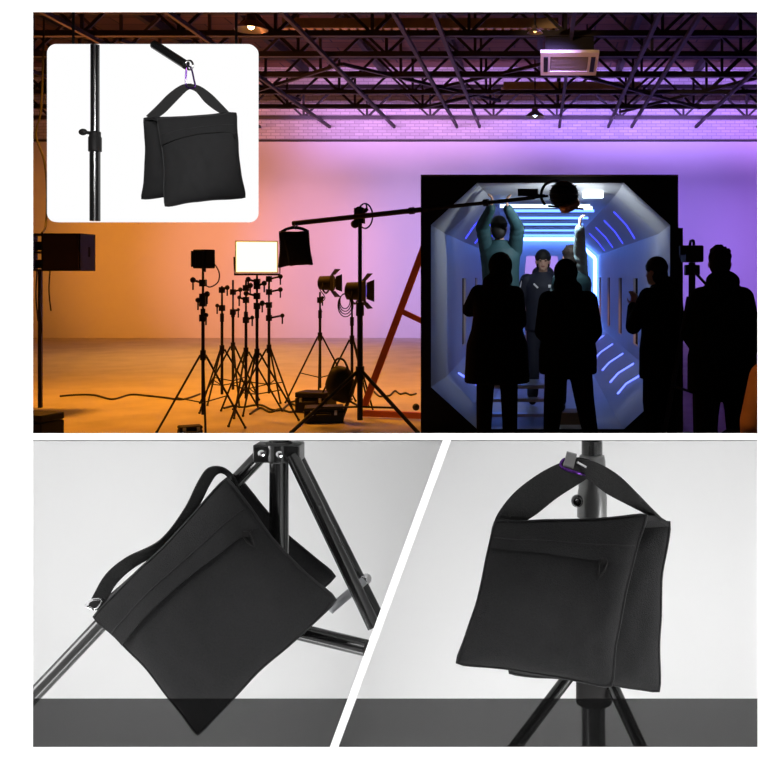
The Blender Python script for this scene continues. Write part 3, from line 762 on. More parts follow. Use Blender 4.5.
# black front frame
o0, o1 = P(421, 433.0, Y0), P(678, 177, Y0)
fm = MB()
ox0, ox1, oz0, oz1 = o0.x, o1.x, 0.0, o1.z
def fq(pts):
    fm.prism([V((p[0], Y0 - .02, p[1])) for p in pts], [V((p[0], Y0 + .12, p[1])) for p in pts])
pz = [(p.x, p.z) for p in R0o]
fq([(ox0, oz1), (ox1, oz1), pz[1], pz[0]]); fq([(ox1, oz1), (ox1, pz[2][1]), pz[2], pz[1]])
fq([(ox1, pz[2][1]), (ox1, pz[3][1]), pz[3], pz[2]]); fq([(ox1, pz[3][1]), (ox1, oz0), pz[4], pz[3]])
fq([(ox1, oz0), (ox0, oz0), pz[5], pz[4]]); fq([(ox0, oz0), (ox0, pz[6][1]), pz[6], pz[5]])
fq([(ox0, pz[6][1]), (ox0, pz[7][1]), pz[7], pz[6]]); fq([(ox0, pz[7][1]), (ox0, oz1), pz[0], pz[7]])
fm.build('front_frame', M_SETBLACK, root, False)
MB().box(((ox0 + ox1) / 2, Y0 + .05, oz1 + .012), (ox1 - ox0, .14, .02)).build('top_batten', mat('bare_timber', (.12, .07, .04), .7), root, False)
MB().box((P(680, 0, Y0).x, Y0 + .4, P(0, 228, Y0).z / 2), (.06, .8, P(0, 228, Y0).z)).build('side_flat', M_SETBLACK, root, False)
# flared mouth
mo = MB(); out = lambda p: V(((p.x - (x0 + x1) / 2) * .03, 0, (p.z - (z0 + z1) / 2) * .03))
for i in range(8):
    j = (i + 1) % 8; q4 = [R0o[i], R0o[j], R1o[j], R1o[i]]
    mo.prism(q4, [p + out(p) for p in q4])
mo.build('flared_mouth', M_SET, root, False)
# body with slots in the vertical walls
slotY = [13.6, 16.2, 18.9, 21.6]
sl_w, sz1, sz0 = .62, 1.57, .66
names = {0: 'ceiling_panel', 1: 'upper_slope', 2: 'side_panel', 3: 'lower_slope', 4: 'floor_panel', 5: 'lower_slope', 6: 'side_panel', 7: 'upper_slope'}
for i in range(8):
    j = (i + 1) % 8
    m_ = MB()
    if i in (2, 6):
        x = R1o[i].x; s_ = .03 if i == 2 else -.03
        zt1, zb1 = max(R1o[i].z, R1o[j].z), min(R1o[i].z, R1o[j].z)
        m_.box((x + s_ / 2, (Y1 + Y2) / 2, (zt1 + sz1) / 2), (.03, Y2 - Y1, zt1 - sz1))
        m_.box((x + s_ / 2, (Y1 + Y2) / 2, (zb1 + sz0) / 2), (.03, Y2 - Y1, sz0 - zb1))
        ys = [Y1] + [v for s in slotY for v in (s - sl_w / 2, s + sl_w / 2)] + [Y2]
        for k in range(0, len(ys), 2):
            m_.box((x + s_ / 2, (ys[k] + ys[k + 1]) / 2, (sz1 + sz0) / 2), (.03, ys[k + 1] - ys[k], sz1 - sz0))
    else:
        q4 = [R1o[i], R1o[j], R2o[j], R2o[i]]; m_.prism(q4, [p + out(p) for p in q4])
    m_.build(names[i], M_SET, root, False)
W_SLOT = emit('warm_slot_glow', (1, .42, .27), 1.1); W_SLOT2 = emit('tan_slot_glow', (1, .62, .38), .35)
for s in slotY:
    for (x, sg) in ((R1o[2].x, 1), (R1o[6].x, -1)):
        bx = MB(); d = .12
        bx.box((x + sg * (d + .03), s, (sz0 + sz1) / 2), (.02, sl_w + .06, sz1 - sz0 + .06))
        for e in (-1, 1): bx.box((x + sg * (d / 2 + .03), s + e * (sl_w / 2 + .02), (sz0 + sz1) / 2), (d, .02, sz1 - sz0 + .06))
        for e in (sz0 - .02, sz1 + .02): bx.box((x + sg * (d / 2 + .03), s, e), (d, sl_w + .06, .02))
        sb_ = bx.build('window_slot', M_GEAR, root, False)
        lo = MB().box((x + sg * (d + .012), s, sz0 + (sz1 - sz0) * (.3 if sg > 0 else .5)), (.012, sl_w * .9, (sz1 - sz0) * (.58 if sg > 0 else .9)))
        lo.build('slot_glow', W_SLOT if sg > 0 else W_SLOT2, sb_, False)  # glowing panels imitate the warm-lit surroundings beyond the slots
# end wall with hexagonal doorway
dL, dR, dT, dB = P(522, 0, Y2).x, P(562, 0, Y2).x, P(0, 256, Y2).z, .05
ew = MB(); zz0, zz1, ex0, ex1 = z0 - .1, z1 + .05, x0 - .05, x1 + .05
def eq(pts): ew.prism([V((p[0], Y2, p[1])) for p in pts], [V((p[0], Y2 + .06, p[1])) for p in pts])
mz = (dT + dB) / 2; ins = .1
eq([(ex0, zz1), (ex1, zz1), (dR - ins, dT), (dL + ins, dT)])
eq([(ex1, zz1), (ex1, mz), (dR, mz), (dR - ins, dT)]); eq([(ex1, mz), (ex1, zz0), (dR - ins, dB), (dR, mz)])
eq([(ex1, zz0), (ex0, zz0), (dL + ins, dB), (dR - ins, dB)])
eq([(ex0, zz0), (ex0, mz), (dL, mz), (dL + ins, dB)]); eq([(ex0, mz), (ex0, zz1), (dL + ins, dT), (dL, mz)])
ew.build('end_wall', M_SET, root, False)
# led lines
LED_W = emit('blue_white_led', (.10, .24, 1), 13); LED_B = emit('deep_blue_led', (.05, .06, 1), 2.2); TUBE_W = emit('cool_tube', (.12, .28, 1), 3.2); TUBE_HOT = emit('white_tube', (.85, .95, 1), 6)
def inset(p, k=.05):
    return V((p.x - math.copysign(k, p.x - (x0 + x1) / 2), p.y, p.z - math.copysign(k, p.z - (z0 + z1) / 2)))
E = [inset(V((p.x, Y2 - .12, p.z)), .06) for p in R2o]
for (a, b) in ((0, 1), (1, 2), (2, 3), (3, 4), (5, 6), (6, 7), (7, 0)):
    MB().bar(E[a], E[b], .075).build('led_strip', LED_W, root, False)
def on(i, u, Y):  # point on face i at fraction u along its edge
    a, b = R1o[i], R1o[(i + 1) % 8]; p = a + (b - a) * u; p.y = Y; return p - out(p).normalized() * .012
for Yk in (12.4, 14.3, 16.4, 18.6):
    for i in (1, 7):
        us = ((.2, 0), (.55, .15), (.9, .75)) if i == 1 else ((.8, 0), (.45, .15), (.1, .75))
        MB().path([on(i, u, Yk + d) for u, d in us], .009, n=6).build('led_strip', LED_B, root, False)
for Yk in (11.9, 13.2, 14.9, 17.0, 19.4):
    for i in (3, 5):
        us = ((.12, 0), (.5, .35), (.75, .2)) if i == 3 else ((.88, 0), (.5, .35), (.25, .2))
        MB().path([on(i, u, Yk + d) for u, d in us], .011, n=6).build('led_strip', emit('pale_blue_led', (.12, .16, 1), 3), root, False)
zc = R1o[0].z - .04
for Yk in (13.0, 14.6, 16.4, 18.6, 20.8):
    MB().bar((x0 + .75, Yk, zc), (x1 - .62, Yk, zc), .035).build('light_tube', TUBE_W, root, False)
MB().bar(P(583, 194.5, 10.75), P(603, 194.5, 10.75), .07).build('light_tube', TUBE_HOT, root, False)
MB().bar(P(500, 206, 11.6), P(590, 206, 11.6), .04).build('light_tube', emit('pale_tube', (.6, .8, 1), 2.5), root, False)
MB().bar(P(578, 208, 11.2), P(592, 208, 11.2), .035).build('light_tube', TUBE_HOT, root, False)

# lamp on the end of the boom, in the mouth of the tunnel
c = P(564, 195, 9.9)
t = thing('film_light', c - V((0, 0, .15)), 'round black film lamp on the boom end in the tunnel mouth', 'studio light', 'studio lamps')
MB().sphere(c, (.145, .13, .14), 20, 14).build('housing', M_GEAR, t)
rb = MB()
for k in range(5): rb.lathe(c + V((0, 0, -.09 + k * .045)), [(.10 + .04 * math.sin(PI * (k + 1) / 6), -.006), (.112 + .045 * math.sin(PI * (k + 1) / 6), 0), (.10 + .04 * math.sin(PI * (k + 1) / 6), .006)], 20)
rb.build('cooling_ribs', M_STEEL, t)
MB().path(smoothpath([P(545, 205, 9.88), P(541, 196, 9.88), P(545, 185, 9.88), P(556, 181, 9.88), P(564, 184, 9.9)]), .014, n=8).build('yoke', M_STEEL, t)
MB().bar(P(548, 206, 9.88), P(584, 209, 9.88), .03, .02).build('gel_bracket', M_STEEL, t, False)
MB().lathe(c + V((.05, -.05, -.10)), [(.06, -.05), (.105, -.03), (.11, .0), (.10, .03)], 20, Matrix.Rotation(.5, 3, 'X') @ Matrix.Rotation(-.4, 3, 'Y')).build('lens', mat('copper_lens_ring', (.55, .28, .16), .3, metal=.7), t)
MB().tube(P(535, 197.5, 9.86), P(548, 196, 9.88), .012, n=8).build('spigot', M_STEEL, t)

# low metal platform inside the mouth
pf = P(519, 0, 10.75)
pw = px_r(70, 10.75)
t = thing('step_platform', V((pf.x, 10.75, 0)), 'low grey metal step platform in the tunnel mouth behind the standing crew', 'platform')
MB().box((pf.x, 10.85, .43), (pw, .6, .04)).build('deck', M_ALU, t, False)
for k, z in enumerate((.30, .16)): MB().box((pf.x, 10.52 - .12 * k, z), (pw * .8, .16, .03)).build('step', M_ALU, t, False)
for sx in (-1, 1):
    for yy in (10.58, 11.1): MB().bar((pf.x + sx * pw * .47, yy, z0 + .03), (pf.x + sx * pw * .47, yy, .42), .04).build('leg', M_ALU, t, False)
    MB().bar((pf.x + sx * pw * .41, 10.36, .05), (pf.x + sx * pw * .41, 10.6, .42), .03, .04).build('stringer', M_ALU, t, False)
# ================================================================== PEOPLE
def capsule(mb, p0, p1, r0, r1=None):
    r1 = r0 if r1 is None else r1
    mb.path([p0, p1], r0, r1, n=14); mb.sphere(p0, r0, 14, 8); mb.sphere(p1, r1, 14, 8)

def loft(mb, rings, n=22):
    """rings: (centre, rx, ry) stacked elliptical sections"""
    vs = []
    for (c, rx, ry, ca, sa) in rings:
        for j in range(n):
            a = 2 * PI * j / n; x, y = rx * math.cos(a), ry * math.sin(a)
            vs.append(V(c) + V((x * ca - y * sa, x * sa + y * ca, 0)))
    k = len(rings)
    fs = [(i * n + j, i * n + (j + 1) % n, (i + 1) * n + (j + 1) % n, (i + 1) * n + j) for i in range(k - 1) for j in range(n)]
    fs += [tuple(range(n))[::-1], tuple(range((k - 1) * n, k * n))]
    mb.add(vs, fs)

def fuse(mb, name, m, parent, voxel, it=4):
    me = mb.mesh(name + '_raw', ORG[parent.name]); ob = bpy.data.objects.new(name, me); COL.objects.link(ob)
    r = ob.modifiers.new('r', 'REMESH'); r.mode = 'VOXEL'; r.voxel_size = voxel
    s = ob.modifiers.new('s', 'SMOOTH'); s.factor = .5; s.iterations = it
    dg = bpy.context.evaluated_depsgraph_get()
    me2 = bpy.data.meshes.new_from_object(ob.evaluated_get(dg))
    ob.modifiers.clear(); ob.data = me2; bpy.data.meshes.remove(me); me2.name = name
    for p in me2.polygons: p.use_smooth = True
    me2.materials.clear(); me2.materials.append(m)
    ob.parent = parent; ORG[ob.name] = ORG[parent.name]
    return ob

def person(label, base, yaw, J, k=1.0, coat_len=.80, coat_m=M_COAT, trouser_m=M_COAT, head='hair', hem_w=1.0, bulk=1.0, arm_m=None, face=False, hood=False, vox=.008, seat=False, hat_m=None):
    """J: joints in the person's own frame (x right, y forward, z up), given for 1.75 m; k scales."""
    base = V(base); R = Matrix.Rotation(yaw, 3, 'Z')
    D = dict(pelvis=(0, 0, .95), chest=(0, 0, 1.30), neck=(0, 0, 1.49), head=(0, .02, 1.64),
             sL=(-.185, 0, 1.42), sR=(.185, 0, 1.42), eL=(-.25, -.02, 1.14), eR=(.25, -.02, 1.14), wL=(-.25, .06, .90), wR=(.25, .06, .90),
             hL=(-.09, 0, .92), hR=(.09, 0, .92), kL=(-.11, .02, .50), kR=(.11, .02, .50), aL=(-.12, -.02, .09), aR=(.12, -.02, .09),
             dL=(0, .2, -1), dR=(0, .2, -1))
    D.update(J)
    W = {n: base + R @ (V(p) * k) for n, p in D.items() if n not in ('dL', 'dR')}
    dirs = {n: (R @ V(D[n])).normalized() for n in ('dL', 'dR')}
    fw = R @ V((0, 1, 0)); rt = R @ V((1, 0, 0)); up = V((0, 0, 1))
    ca, sa = math.cos(yaw), math.sin(yaw)
    t = thing('person', base, label, 'person', 'film crew')
    b = MB()
    for s in 'LR':
        capsule(b, W['h' + s], W['k' + s], .082 * k, .055 * k); capsule(b, W['k' + s], W['a' + s], .054 * k, .036 * k)
        capsule(b, W['a' + s] - up * .04 * k - fw * .03 * k, W['a' + s] - up * .055 * k + fw * .15 * k, .036 * k, .03 * k)
        capsule(b, W['s' + s], W['e' + s], .050 * k, .040 * k); capsule(b, W['e' + s], W['w' + s], .040 * k, .027 * k)
        capsule(b, W['neck'] - up * .03, W['s' + s], .05 * k, .055 * k)
        # hand: palm, four fingers with a bend, thumb from the side of the palm
        w_ = W['w' + s]; d = dirs['d' + s]
        sd = fw - d * fw.dot(d)
        if sd.length < .3: sd = rt - d * rt.dot(d)
        sd.normalize(); nn = d.cross(sd)
        if s == 'R': nn = -nn
        pc = w_ + d * .055 * k
        for q_ in (-.028, -.010, .010, .026): capsule(b, w_ + d * .02 * k + sd * q_ * k * .6, w_ + d * .095 * k + sd * q_ * k, .015 * k, .012 * k)
        for q_, L in ((-.030, .058), (-.010, .072), (.011, .078), (.031, .068)):
            a = w_ + d * .095 * k + sd * q_ * k; m1 = a + (d * .8 + nn * .45) * L * .5 * k; e = m1 + (d * .35 + nn * .9) * L * .5 * k
            capsule(b, a, m1, .0095 * k, .009 * k); capsule(b, m1, e, .009 * k, .0075 * k)
        a = w_ + d * .035 * k + sd * .03 * k; m1 = a + (sd * .75 + d * .6) * .042 * k; e = m1 + (d * .8 + nn * .5) * .032 * k
        capsule(b, a, m1, .0115 * k, .010 * k); capsule(b, m1, e, .010 * k, .008 * k)
    ax = (W['neck'] - W['pelvis'])
    def tor(f, rx, ry): return (W['pelvis'] + ax * f, rx * k, ry * k, ca, sa)
    loft(b, [tor(-.16, .10, .08), tor(-.08, .155, .105), tor(.05, .165, .11), tor(.25, .14, .095), tor(.5, .155, .105), tor(.72, .175, .115), tor(.88, .16, .10), tor(.97, .09, .07)])
    hd = W['head']; capsule(b, W['neck'] - up * .05 * k, hd - up * .05 * k, .056 * k, .05 * k)
    Mh = R
    b.sphere(hd + up * .03 * k - fw * .008 * k, V((.075, .093, .090)) * k, 20, 14, Mh)
    b.sphere(hd - up * .035 * k + fw * .028 * k, V((.058, .062, .078)) * k, 18, 12, Mh)
    b.sphere(hd - up * .088 * k + fw * .062 * k, V((.026, .022, .022)) * k, 12, 8, Mh)
    capsule(b, hd + up * .012 * k + fw * .082 * k, hd - up * .028 * k + fw * .101 * k, .010 * k, .014 * k)
    for s in (-1, 1):
        b.sphere(hd + rt * s * .028 * k + up * .026 * k + fw * .079 * k, V((.022, .012, .010)) * k, 10, 8, Mh)
        b.sphere(hd + rt * s * .077 * k - up * .005 * k - fw * .01 * k, V((.012, .022, .032)) * k, 12, 8, Mh)
    body = fuse(b, 'body', M_SKIN, t, vox, 3)
    if face:
        for s in (-1, 1): MB().sphere(hd + rt * s * .030 * k + up * .008 * k + fw * .083 * k, V((.013, .008, .0075)) * k, 10, 8, Mh).build('eye', M_EYE, t)
        for s in (-1, 1):
            br = MB(); capsule(br, hd + rt * s * .015 * k + up * .028 * k + fw * .091 * k, hd + rt * s * .044 * k + up * .03 * k + fw * .08 * k, .005 * k)
            br.build('eyebrow', M_HAIR, t)
        MB().sphere(hd - up * .058 * k + fw * .088 * k, V((.024, .009, .008)) * k, 12, 8, Mh).build('mouth', M_LIP, t)
    # trousers and shoes
    tr = MB()
    for s in 'LR':
        capsule(tr, W['h' + s], W['k' + s], .105 * k * bulk, .080 * k * bulk); capsule(tr, W['k' + s], W['a' + s] + up * .02, .080 * k * bulk, .066 * k)
    loft(tr, [tor(-.14, .15, .12), tor(-.02, .18, .13), tor(.12, .175, .125)])
    fuse(tr, 'trousers', trouser_m, t, .013)
    for s in 'LR':
        sh = MB(); a = W['a' + s]
        capsule(sh, a - up * .035 * k - fw * .045 * k, a - up * .045 * k + fw * .15 * k, .050 * k, .043 * k); capsule(sh, a + up * .03 * k, a - up * .03 * k, .05 * k, .052 * k)
        sh.v = [V((p.x, p.y, max(p.z, a.z - .088 * k))) for p in sh.v]
        fuse(sh, 'shoe', M_GEAR, t, .010)
    # jacket or coat
    jk = MB(); hemz = coat_len * k + base.z
    f_h = (hemz - W['pelvis'].z) / max(.01, ax.z)
    B = bulk
    secs = [tor(f_h, .205 * hem_w * B, .155 * hem_w * B), tor(f_h + .03, .21 * hem_w * B, .16 * hem_w * B)]
    for f, rx, ry in ((.0, .215, .16), (.25, .20, .15), (.5, .205, .15), (.75, .22, .155), (.88, .20, .135), (.98, .12, .10), (1.06, .09, .085)):
        if f > f_h + .05:
            g = 1 + (hem_w - 1) * max(0, 1 - f / .6) * .7
            secs.append(tor(f, rx * B * g, ry * B * g))
    loft(jk, secs)
    for s in 'LR':
        capsule(jk, W['neck'] - up * .06 * k, W['s' + s] - up * .01, .085 * k, .082 * k * B)
        if arm_m is None:
            capsule(jk, W['s' + s], W['e' + s], .082 * k * B, .070 * k * B); capsule(jk, W['e' + s], W['w' + s], .070 * k * B, .052 * k)
    if hood:
        jk.sphere(W['neck'] - fw * .07 * k + up * .02 * k, V((.13, .10, .09)) * k, 16, 10, R)
    jacket = fuse(jk, 'coat' if coat_len < .75 else 'jacket', coat_m, t, .013)
    if arm_m is not None:
        for s in 'LR':
            sl = MB(); capsule(sl, W['s' + s], W['e' + s], .084 * k * B, .070 * k * B); capsule(sl, W['e' + s], W['w' + s], .070 * k * B, .050 * k)
            # padded quilting folds along the sleeve
            for f in (.15, .4, .65, .9):
                p = W['s' + s].lerp(W['e' + s], f); sl.sphere(p, .082 * k * B, 12, 8)
                p = W['e' + s].lerp(W['w' + s], f); sl.sphere(p, (.072 - .018 * f) * k * B, 12, 8)
            fuse(sl, 'sleeve', arm_m, t, .011, 2)
    # hair, beanie or hood
    hm = MB()
    if head in ('hair', 'long'):
        hm.sphere(hd + up * .045 * k - fw * .018 * k, V((.086, .100, .088)) * k, 22, 14, Mh)
        hm.sphere(hd - up * .015 * k - fw * .05 * k, V((.080, .070, .085)) * k, 20, 12, Mh)
        if head == 'long': capsule(hm, hd - fw * .07 * k, hd - fw * .08 * k - up * .2 * k, .07 * k, .06 * k)
        rr = random.Random(int(abs(base.x * 1000)))
        for q_ in range(34):
            a = rr.uniform(0, 2 * PI); e = rr.uniform(.0, 1.4)
            d = V((math.cos(a) * math.cos(e), math.sin(a) * math.cos(e), math.sin(e)))
            if d.y > .35 and d.z < .6: continue
            p = hd + up * .04 * k + Mh @ V((d.x * .080, d.y * .092 - .02, d.z * .088)) * k
            capsule(hm, p, p + (Mh @ d + up * .3) * .012 * k, .016 * k, .008 * k)
        fuse(hm, 'hair', M_HAIR, t, .008, 2)
    elif head == 'beanie':
        hm.sphere(hd + up * .055 * k - fw * .012 * k, V((.089, .103, .092)) * k, 22, 14, Mh)
        loft(hm, [(hd + up * .02 * k - fw * .012 * k, .09 * k, .105 * k, ca, sa), (hd + up * .065 * k - fw * .012 * k, .095 * k, .109 * k, ca, sa)])
        hm.sphere(hd - up * .03 * k - fw * .05 * k, V((.080, .068, .085)) * k, 18, 12, Mh)
        fuse(hm, 'beanie', hat_m or M_GEAR, t, .008, 2)
    elif head == 'hood':
        hm.sphere(hd + up * .03 * k - fw * .025 * k, V((.110, .112, .125)) * k, 22, 14, Mh)
        hm.sphere(hd - up * .09 * k - fw * .03 * k, V((.115, .105, .10)) * k, 18, 12, Mh)
        fuse(hm, 'hood', coat_m, t, .010, 3)
    return t, W, (fw, rt, up)

def ground(px, Y, z=0.0): 
    p = P(px, 0, Y); p.z = z; return p
# crew member in a long coat, in front at the left of the tunnel mouth
person('person in a long dark hooded coat, back turned, left of the tunnel mouth', ground(497, 9.25), 0,
       dict(sL=(-.165, 0, 1.41), sR=(.165, 0, 1.40), eL=(-.255, .10, 1.26), wL=(-.10, .27, 1.26), eR=(.20, .05, 1.15), wR=(.12, .22, 1.02), head=(.03, .03, 1.635)), 1.02, .60, head='hood', hem_w=1.42, bulk=1.0, hood=True)
# crew member reaching up with both hands, standing on the platform
b = ground(501, 10.85, .45)
def loc(px, py, Y, b, k): return tuple((P(px, py, Y) - b) / k)
person('person in a teal jacket on the platform, both arms raised to the boom lamp', b, 0,
       dict(head=loc(499, 229, 10.8, b, 1), neck=loc(500, 243, 10.84, b, 1), sL=loc(487, 250, 10.85, b, 1), sR=loc(515, 250, 10.85, b, 1),
            eL=loc(482.5, 226, 10.7, b, 1), wL=loc(491, 208, 10.4, b, 1), eR=loc(517.5, 227, 10.7, b, 1), wR=loc(508, 209, 10.4, b, 1), dL=(.15, -.2, 1), dR=(-.15, -.2, 1)),
       1.0, .78, M_TEAL, M_GEAR, 'beanie', arm_m=M_TEAL, vox=.006)
# actor facing the camera
tt, W, (fw, rt, up) = person('person in dark beanie and navy jacket facing the camera inside the tunnel', ground(543, 11.9, z0 + .04), PI,
       dict(eR=(.27, -.03, 1.16), wR=(.25, .05, .92)), 1.03, .84, M_NAVY, M_NAVY, 'beanie', face=True, hood=True, vox=.0065, arm_m=M_NAVY)
tr_ = MB()
for s in 'LR':
    sgn = 1 if s == 'R' else -1
    o_ = rt * sgn * .055 + fw * .068
    tr_.path(smoothpath([W['s' + s] + rt * sgn * .05 + up * .03 + fw * .05, W['s' + s].lerp(W['e' + s], .5) + o_, W['e' + s] + o_, W['e' + s].lerp(W['w' + s], .5) + o_ * .9, W['w' + s] + o_ * .8]), .008, n=6)
tr_.build('sleeve_piping', M_WHITECLOTH, tt, label='white piping down the sleeves')
bd = MB().box(W['chest'] + fw * .155 - rt * .08 + up * .06, (.035, .02, .035)); bd.bar(W['chest'] + fw * .15 + rt * .06 + up * .04, W['chest'] + fw * .15 + rt * .11 + up * .09, .02); bd.build('chest_badge', M_WHITECLOTH, tt, label='white badges on the chest')
# crew member reaching up with one hand
b = ground(571, 10.6, .17)
person('person in a pale blue jacket raising one arm to the boom lamp', b, .15,
       dict(head=loc(569, 258, 10.5, b, 1), neck=loc(571, 271, 10.55, b, 1), sL=loc(560, 280, 10.6, b, 1), sR=loc(581, 277, 10.6, b, 1), eR=loc(577, 253, 10.4, b, 1), wR=loc(572.5, 229, 10.1, b, 1), dR=(-.02, -.1, 1),
            eL=loc(553, 305, 10.6, b, 1), wL=loc(552, 325, 10.4, b, 1), chest=(0, 0, 1.25)), 1.0, .82, M_TEAL, M_GEAR, 'hair', arm_m=M_LTBLUE, vox=.006)
ab = MB().box((b.x, 10.62, .085 + z0 * .5), (.36, .36, .17 - z0))
o = ab.build('apple_box', mat('plywood_box', (.25, .16, .09), .6), None, False, origin=V((b.x, 10.62, z0))); tag(o, 'low wooden box under the feet of the person in the pale blue jacket', 'box')
# broad figure in front
person('broad person in a dark jacket standing with back turned in the middle of the tunnel', ground(568, 8.9), 0,
       dict(sL=(-.175, 0, 1.40), sR=(.18, 0, 1.40), eL=(-.225, .03, 1.12), wL=(-.14, .22, 1.0), eR=(.235, .03, 1.12), wR=(.16, .2, .96), kR=(.15, .04, .5), aR=(.22, .0, .09), kL=(-.13, .02, .5), aL=(-.16, -.02, .09), head=(-.02, .03, 1.63)), .985, .74, head='hood', hem_w=1.1, bulk=1.14, hood=True)
# figure touching the chin, right side
person('dark clothed person with one arm bent to the chin, before the tunnel right edge', ground(661, 8.85), .8,
       dict(eL=(-.29, .08, 1.16), wL=(-.12, .22, 1.32), eR=(.27, .02, 1.14), wR=(.16, .2, 1.08), dL=(.3, .1, 1), head=(-.01, .05, 1.63)), 1.0, .70, head='beanie', hem_w=1.08, bulk=1.0, hood=True)
# biggest figure at far right
person('tallest dark figure with short tousled hair at the far right, back turned', ground(722, 7.7), -.1,
       dict(sL=(-.15, 0, 1.385), sR=(.15, 0, 1.385), eL=(-.23, .03, 1.12), wL=(-.18, .2, 1.0), eR=(.22, .02, 1.12), wR=(.2, .1, .9), head=(-.015, .03, 1.645)), 1.03, .68, head='hair', hem_w=1.12, bulk=1.1, hood=True)
# seated person at the right edge
bs = ground(790, 6.2)
person('seated person in a rust orange jacket cut off by the opening right edge', bs, .5,
       dict(pelvis=(0, 0, .55), chest=(0, .03, .88), neck=(0, .05, 1.05), head=(.03, .09, 1.20), sL=(-.19, .03, .985), sR=(.19, .03, .985), eL=(-.28, .03, .72), wL=(-.13, .24, .62), eR=(.27, .03, .72), wR=(.13, .24, .62),
            hL=(-.1, 0, .53), hR=(.1, 0, .53), kL=(-.13, .42, .52), kR=(.13, .42, .52), aL=(-.13, .40, .09), aR=(.13, .40, .09)), 1.0, .50, M_RUST, M_COAT, 'hair', bulk=1.05)
t = thing('stool', bs, 'low black stool under the seated person in the rust jacket', 'stool')
MB().lathe(bs, [(.17, .39), (.18, .40), (.18, .43), (.16, .44)], 24).build('seat', M_GEAR, t)
for k in range(4):
    a = PI / 4 + k * PI / 2; d = V((math.cos(a), math.sin(a), 0))
    MB().tube(bs + d * .13 + V((0, 0, .4)), bs + d * .19, .014, n=10).build('leg', M_STEEL, t)
# video camera on its tripod between the two right figures
b = ground(692, 8.6)
t = thing('video_camera', P(692, 262, 8.6), 'black video camera on a tripod between the two figures at right', 'camera')
cz = P(692, 254, 8.6)
MB().box(cz, (.15, .32, .14)).build('body', M_GEAR, t, bevel=.01)
MB().lathe(cz + V((0, .16, 0)), [(.05, 0), (.055, -.02), (.06, -.12), (.07, -.16)], 18, Ry).build('lens', M_GEAR, t)
MB().path(smoothpath([cz + V((0, -.1, .07)), cz + V((0, -.08, .11)), cz + V((0, .08, .11)), cz + V((0, .12, .07))]), .012, n=8).build('handle', M_GEAR, t)
MB().box(cz + V((-.09, -.1, .03)), (.06, .10, .08)).build('viewfinder', M_GEAR, t, bevel=.006)
t = thing('camera_tripod', b, 'black tripod under the video camera between the right figures', 'tripod')
zt_ = P(692, 262, 8.6).z
MB().tube(b + V((0, 0, zt_ - .45)), b + V((0, 0, zt_ - .004)), .03, n=12).build('centre_column', M_STEEL, t)
MB().box(b + V((0, 0, zt_ - .07)), (.12, .12, .09)).build('fluid_head', M_GEAR, t, bevel=.008)
MB().tube(b + V((0, -.05, zt_ - .07)), b + V((.12, -.35, zt_ - .25)), .012, n=8).build('pan_handle', M_STEEL, t)
tripod(b, zt_ - .3, .30, .5, t, r=.02, hz=.6)

# ================================================================== LIGHT
def area(name, loc, target, size, power, color, size_y=None, spread=None):
    l = bpy.data.lights.new(name, 'AREA'); l.energy = power; l.color = color; l.size = size
    if size_y: l.shape = 'RECTANGLE'; l.size_y = size_y
    if spread: l.spread = math.radians(spread)
    o = bpy.data.objects.new(name, l); COL.objects.link(o); o.location = loc
    o.rotation_euler = (V(target) - V(loc)).to_track_quat('-Z', 'Y').to_euler(); return o
def spot(name, loc, target, ang, power, color, blend=.5, r=.15):
    l = bpy.data.lights.new(name, 'SPOT'); l.energy = power; l.color = color; l.spot_size = math.radians(ang); l.spot_blend = blend; l.shadow_soft_size = r
    o = bpy.data.objects.new(name, l); COL.objects.link(o); o.location = loc
    o.rotation_euler = (V(target) - V(loc)).to_track_quat('-Z', 'Y').to_euler(); return o
def point(name, loc, power, color, r=.1):
    l = bpy.data.lights.new(name, 'POINT'); l.energy = power; l.color = color; l.shadow_soft_size = r
    o = bpy.data.objects.new(name, l); COL.objects.link(o); o.location = loc; return o
W1 = (1, 1, 1)
# added fill lights, unseen in front of the display wall, to whiten it
area('added_wall_fill', (-1.15, .25, 2.25), (-.35, 1.1, 1.4), .4, 31, W1)
area('added_wall_fill', (.85, .25, 2.25), (0, 1.1, 1.35), .4, 31, W1)
area('added_wall_fill', (-.15, .05, .55), (-.15, 1.1, 1.15), .45, 8, W1)
# added niche fills, hidden behind the wall below and beside the openings
area('added_niche_fill', (-.35, 1.22, .62), (-.4, 2.0, .95), 1.3, 3.6, W1, .12)
area('added_niche_fill', (-1.12, 1.25, 1.2), (-.15, 1.9, 1.28), .3, 2.1, W1)
area('added_niche_fill', (.55, 1.3, 1.0), (.1, 2.0, 1.0), .35, 2.9, W1)
# added unseen spots that brighten the bag before the glowing board
spot('added_board_spot', (-1.1, 1.5, 2.25), (-1.38, 3.5, 2.05), 24, 85, W1, .4, .1)
spot('added_board_spot', (-.5, 1.5, 2.45), (-1.32, 3.5, 2.05), 22, 85, W1, .4, .1)
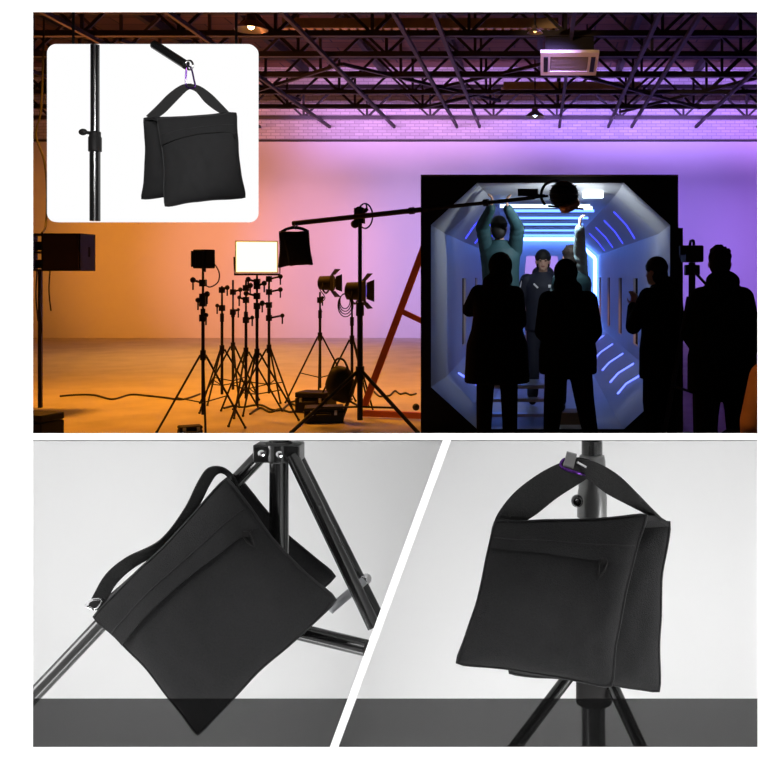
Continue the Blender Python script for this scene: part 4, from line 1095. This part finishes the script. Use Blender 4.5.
# studio colour washes: a row of lamps below the trusses aimed down at the back wall
for x, p, c in ((-12.2, 1500, (1, .32, .03)), (-9.6, 3600, (1, .31, .025)), (-7.0, 3700, (1, .36, .30)), (-4.6, 3500, (.74, .42, .88)), (-2.2, 3400, (.50, .36, 1)),
                (.2, 3200, (.42, .28, 1)), (2.6, 3000, (.38, .22, 1)), (5.0, 2600, (.34, .18, 1)), (7.2, 2200, (.42, .16, .9))):
    spot('wall_wash', (x, 14.5, 5.2), (x, 25.8, 2.1), 36, p * 1.0, c, .9, .25)
spot('orange_floor_wash', (-5.6, 12.5, 5.0), (-5.2, 12.6, 0), 120, 1500, (1, .34, .02), .9, .3)
spot('orange_floor_wash', (-2.2, 14.0, 5.2), (-2.2, 14.6, 0), 110, 1200, (1, .38, .03), .9, .3)
spot('orange_floor_wash', (-6.0, 20.0, 5.2), (-6.0, 20.2, 0), 115, 1500, (1, .42, .06), .9, .3)
for x, p, c in ((-9.0, 40, (1, .35, .20)), (-3.4, 110, (.72, .36, .9)), (2.2, 140, (.45, .26, 1)), (6.6, 70, (.5, .22, 1))):
    area('brick_uplight', (x, 23.9, 5.1), (x, 25.9, 6.3), 5.4 if x < 5 else 3, p, c, .15, 120)
spot('orange_uplight', (-8, 17, 2.0), (-6, 17.0, 7), 90, 1200, (1, .28, .08), .8, .2)
spot('added_ac_fill', (-4.6, 8.0, 3.6), P(569, 62, 16.5), 9, 1800, (1, .62, .36), .5, .1)  # added out of view to brighten the air conditioner face
spot('film_light_beam', P(566, 206, 9.98), P(550, 250, 14), 160, 115, (.88, .95, 1), .6, .06)
spot('added_jacket_fill', (-2.2, 4.0, 3.0), (1.45, 6.2, .9), 12, 160, (1, .5, .12), .5, .1)  # added out of view to light up the seated person's jacket
world = bpy.data.worlds.new('studio_dark'); sc.world = world; world.use_nodes = True
world.node_tree.nodes['Background'].inputs['Color'].default_value = (.01, .008, .012, 1)
world.node_tree.nodes['Background'].inputs['Strength'].default_value = .3

# ================================================================== CAMERA
cd = bpy.data.cameras.new('camera'); cam = bpy.data.objects.new('camera', cd); COL.objects.link(cam)
cam.location = (0, 0, EYE); cam.rotation_euler = (PI / 2, 0, 0)
cd.sensor_fit = 'HORIZONTAL'; cd.sensor_width = 36; cd.lens = F / 760 * 36
cd.shift_x = (380 - CX) / 760; cd.shift_y = -(380 - CY) / 760
cd.clip_start = .02; cd.clip_end = 100
sc.camera = cam
vs = sc.view_settings; sc.display_settings.display_device = 'sRGB'
vs.view_transform = 'Standard'; vs.look = 'None'; vs.exposure = 0; vs.gamma = 1; vs.use_curve_mapping = False
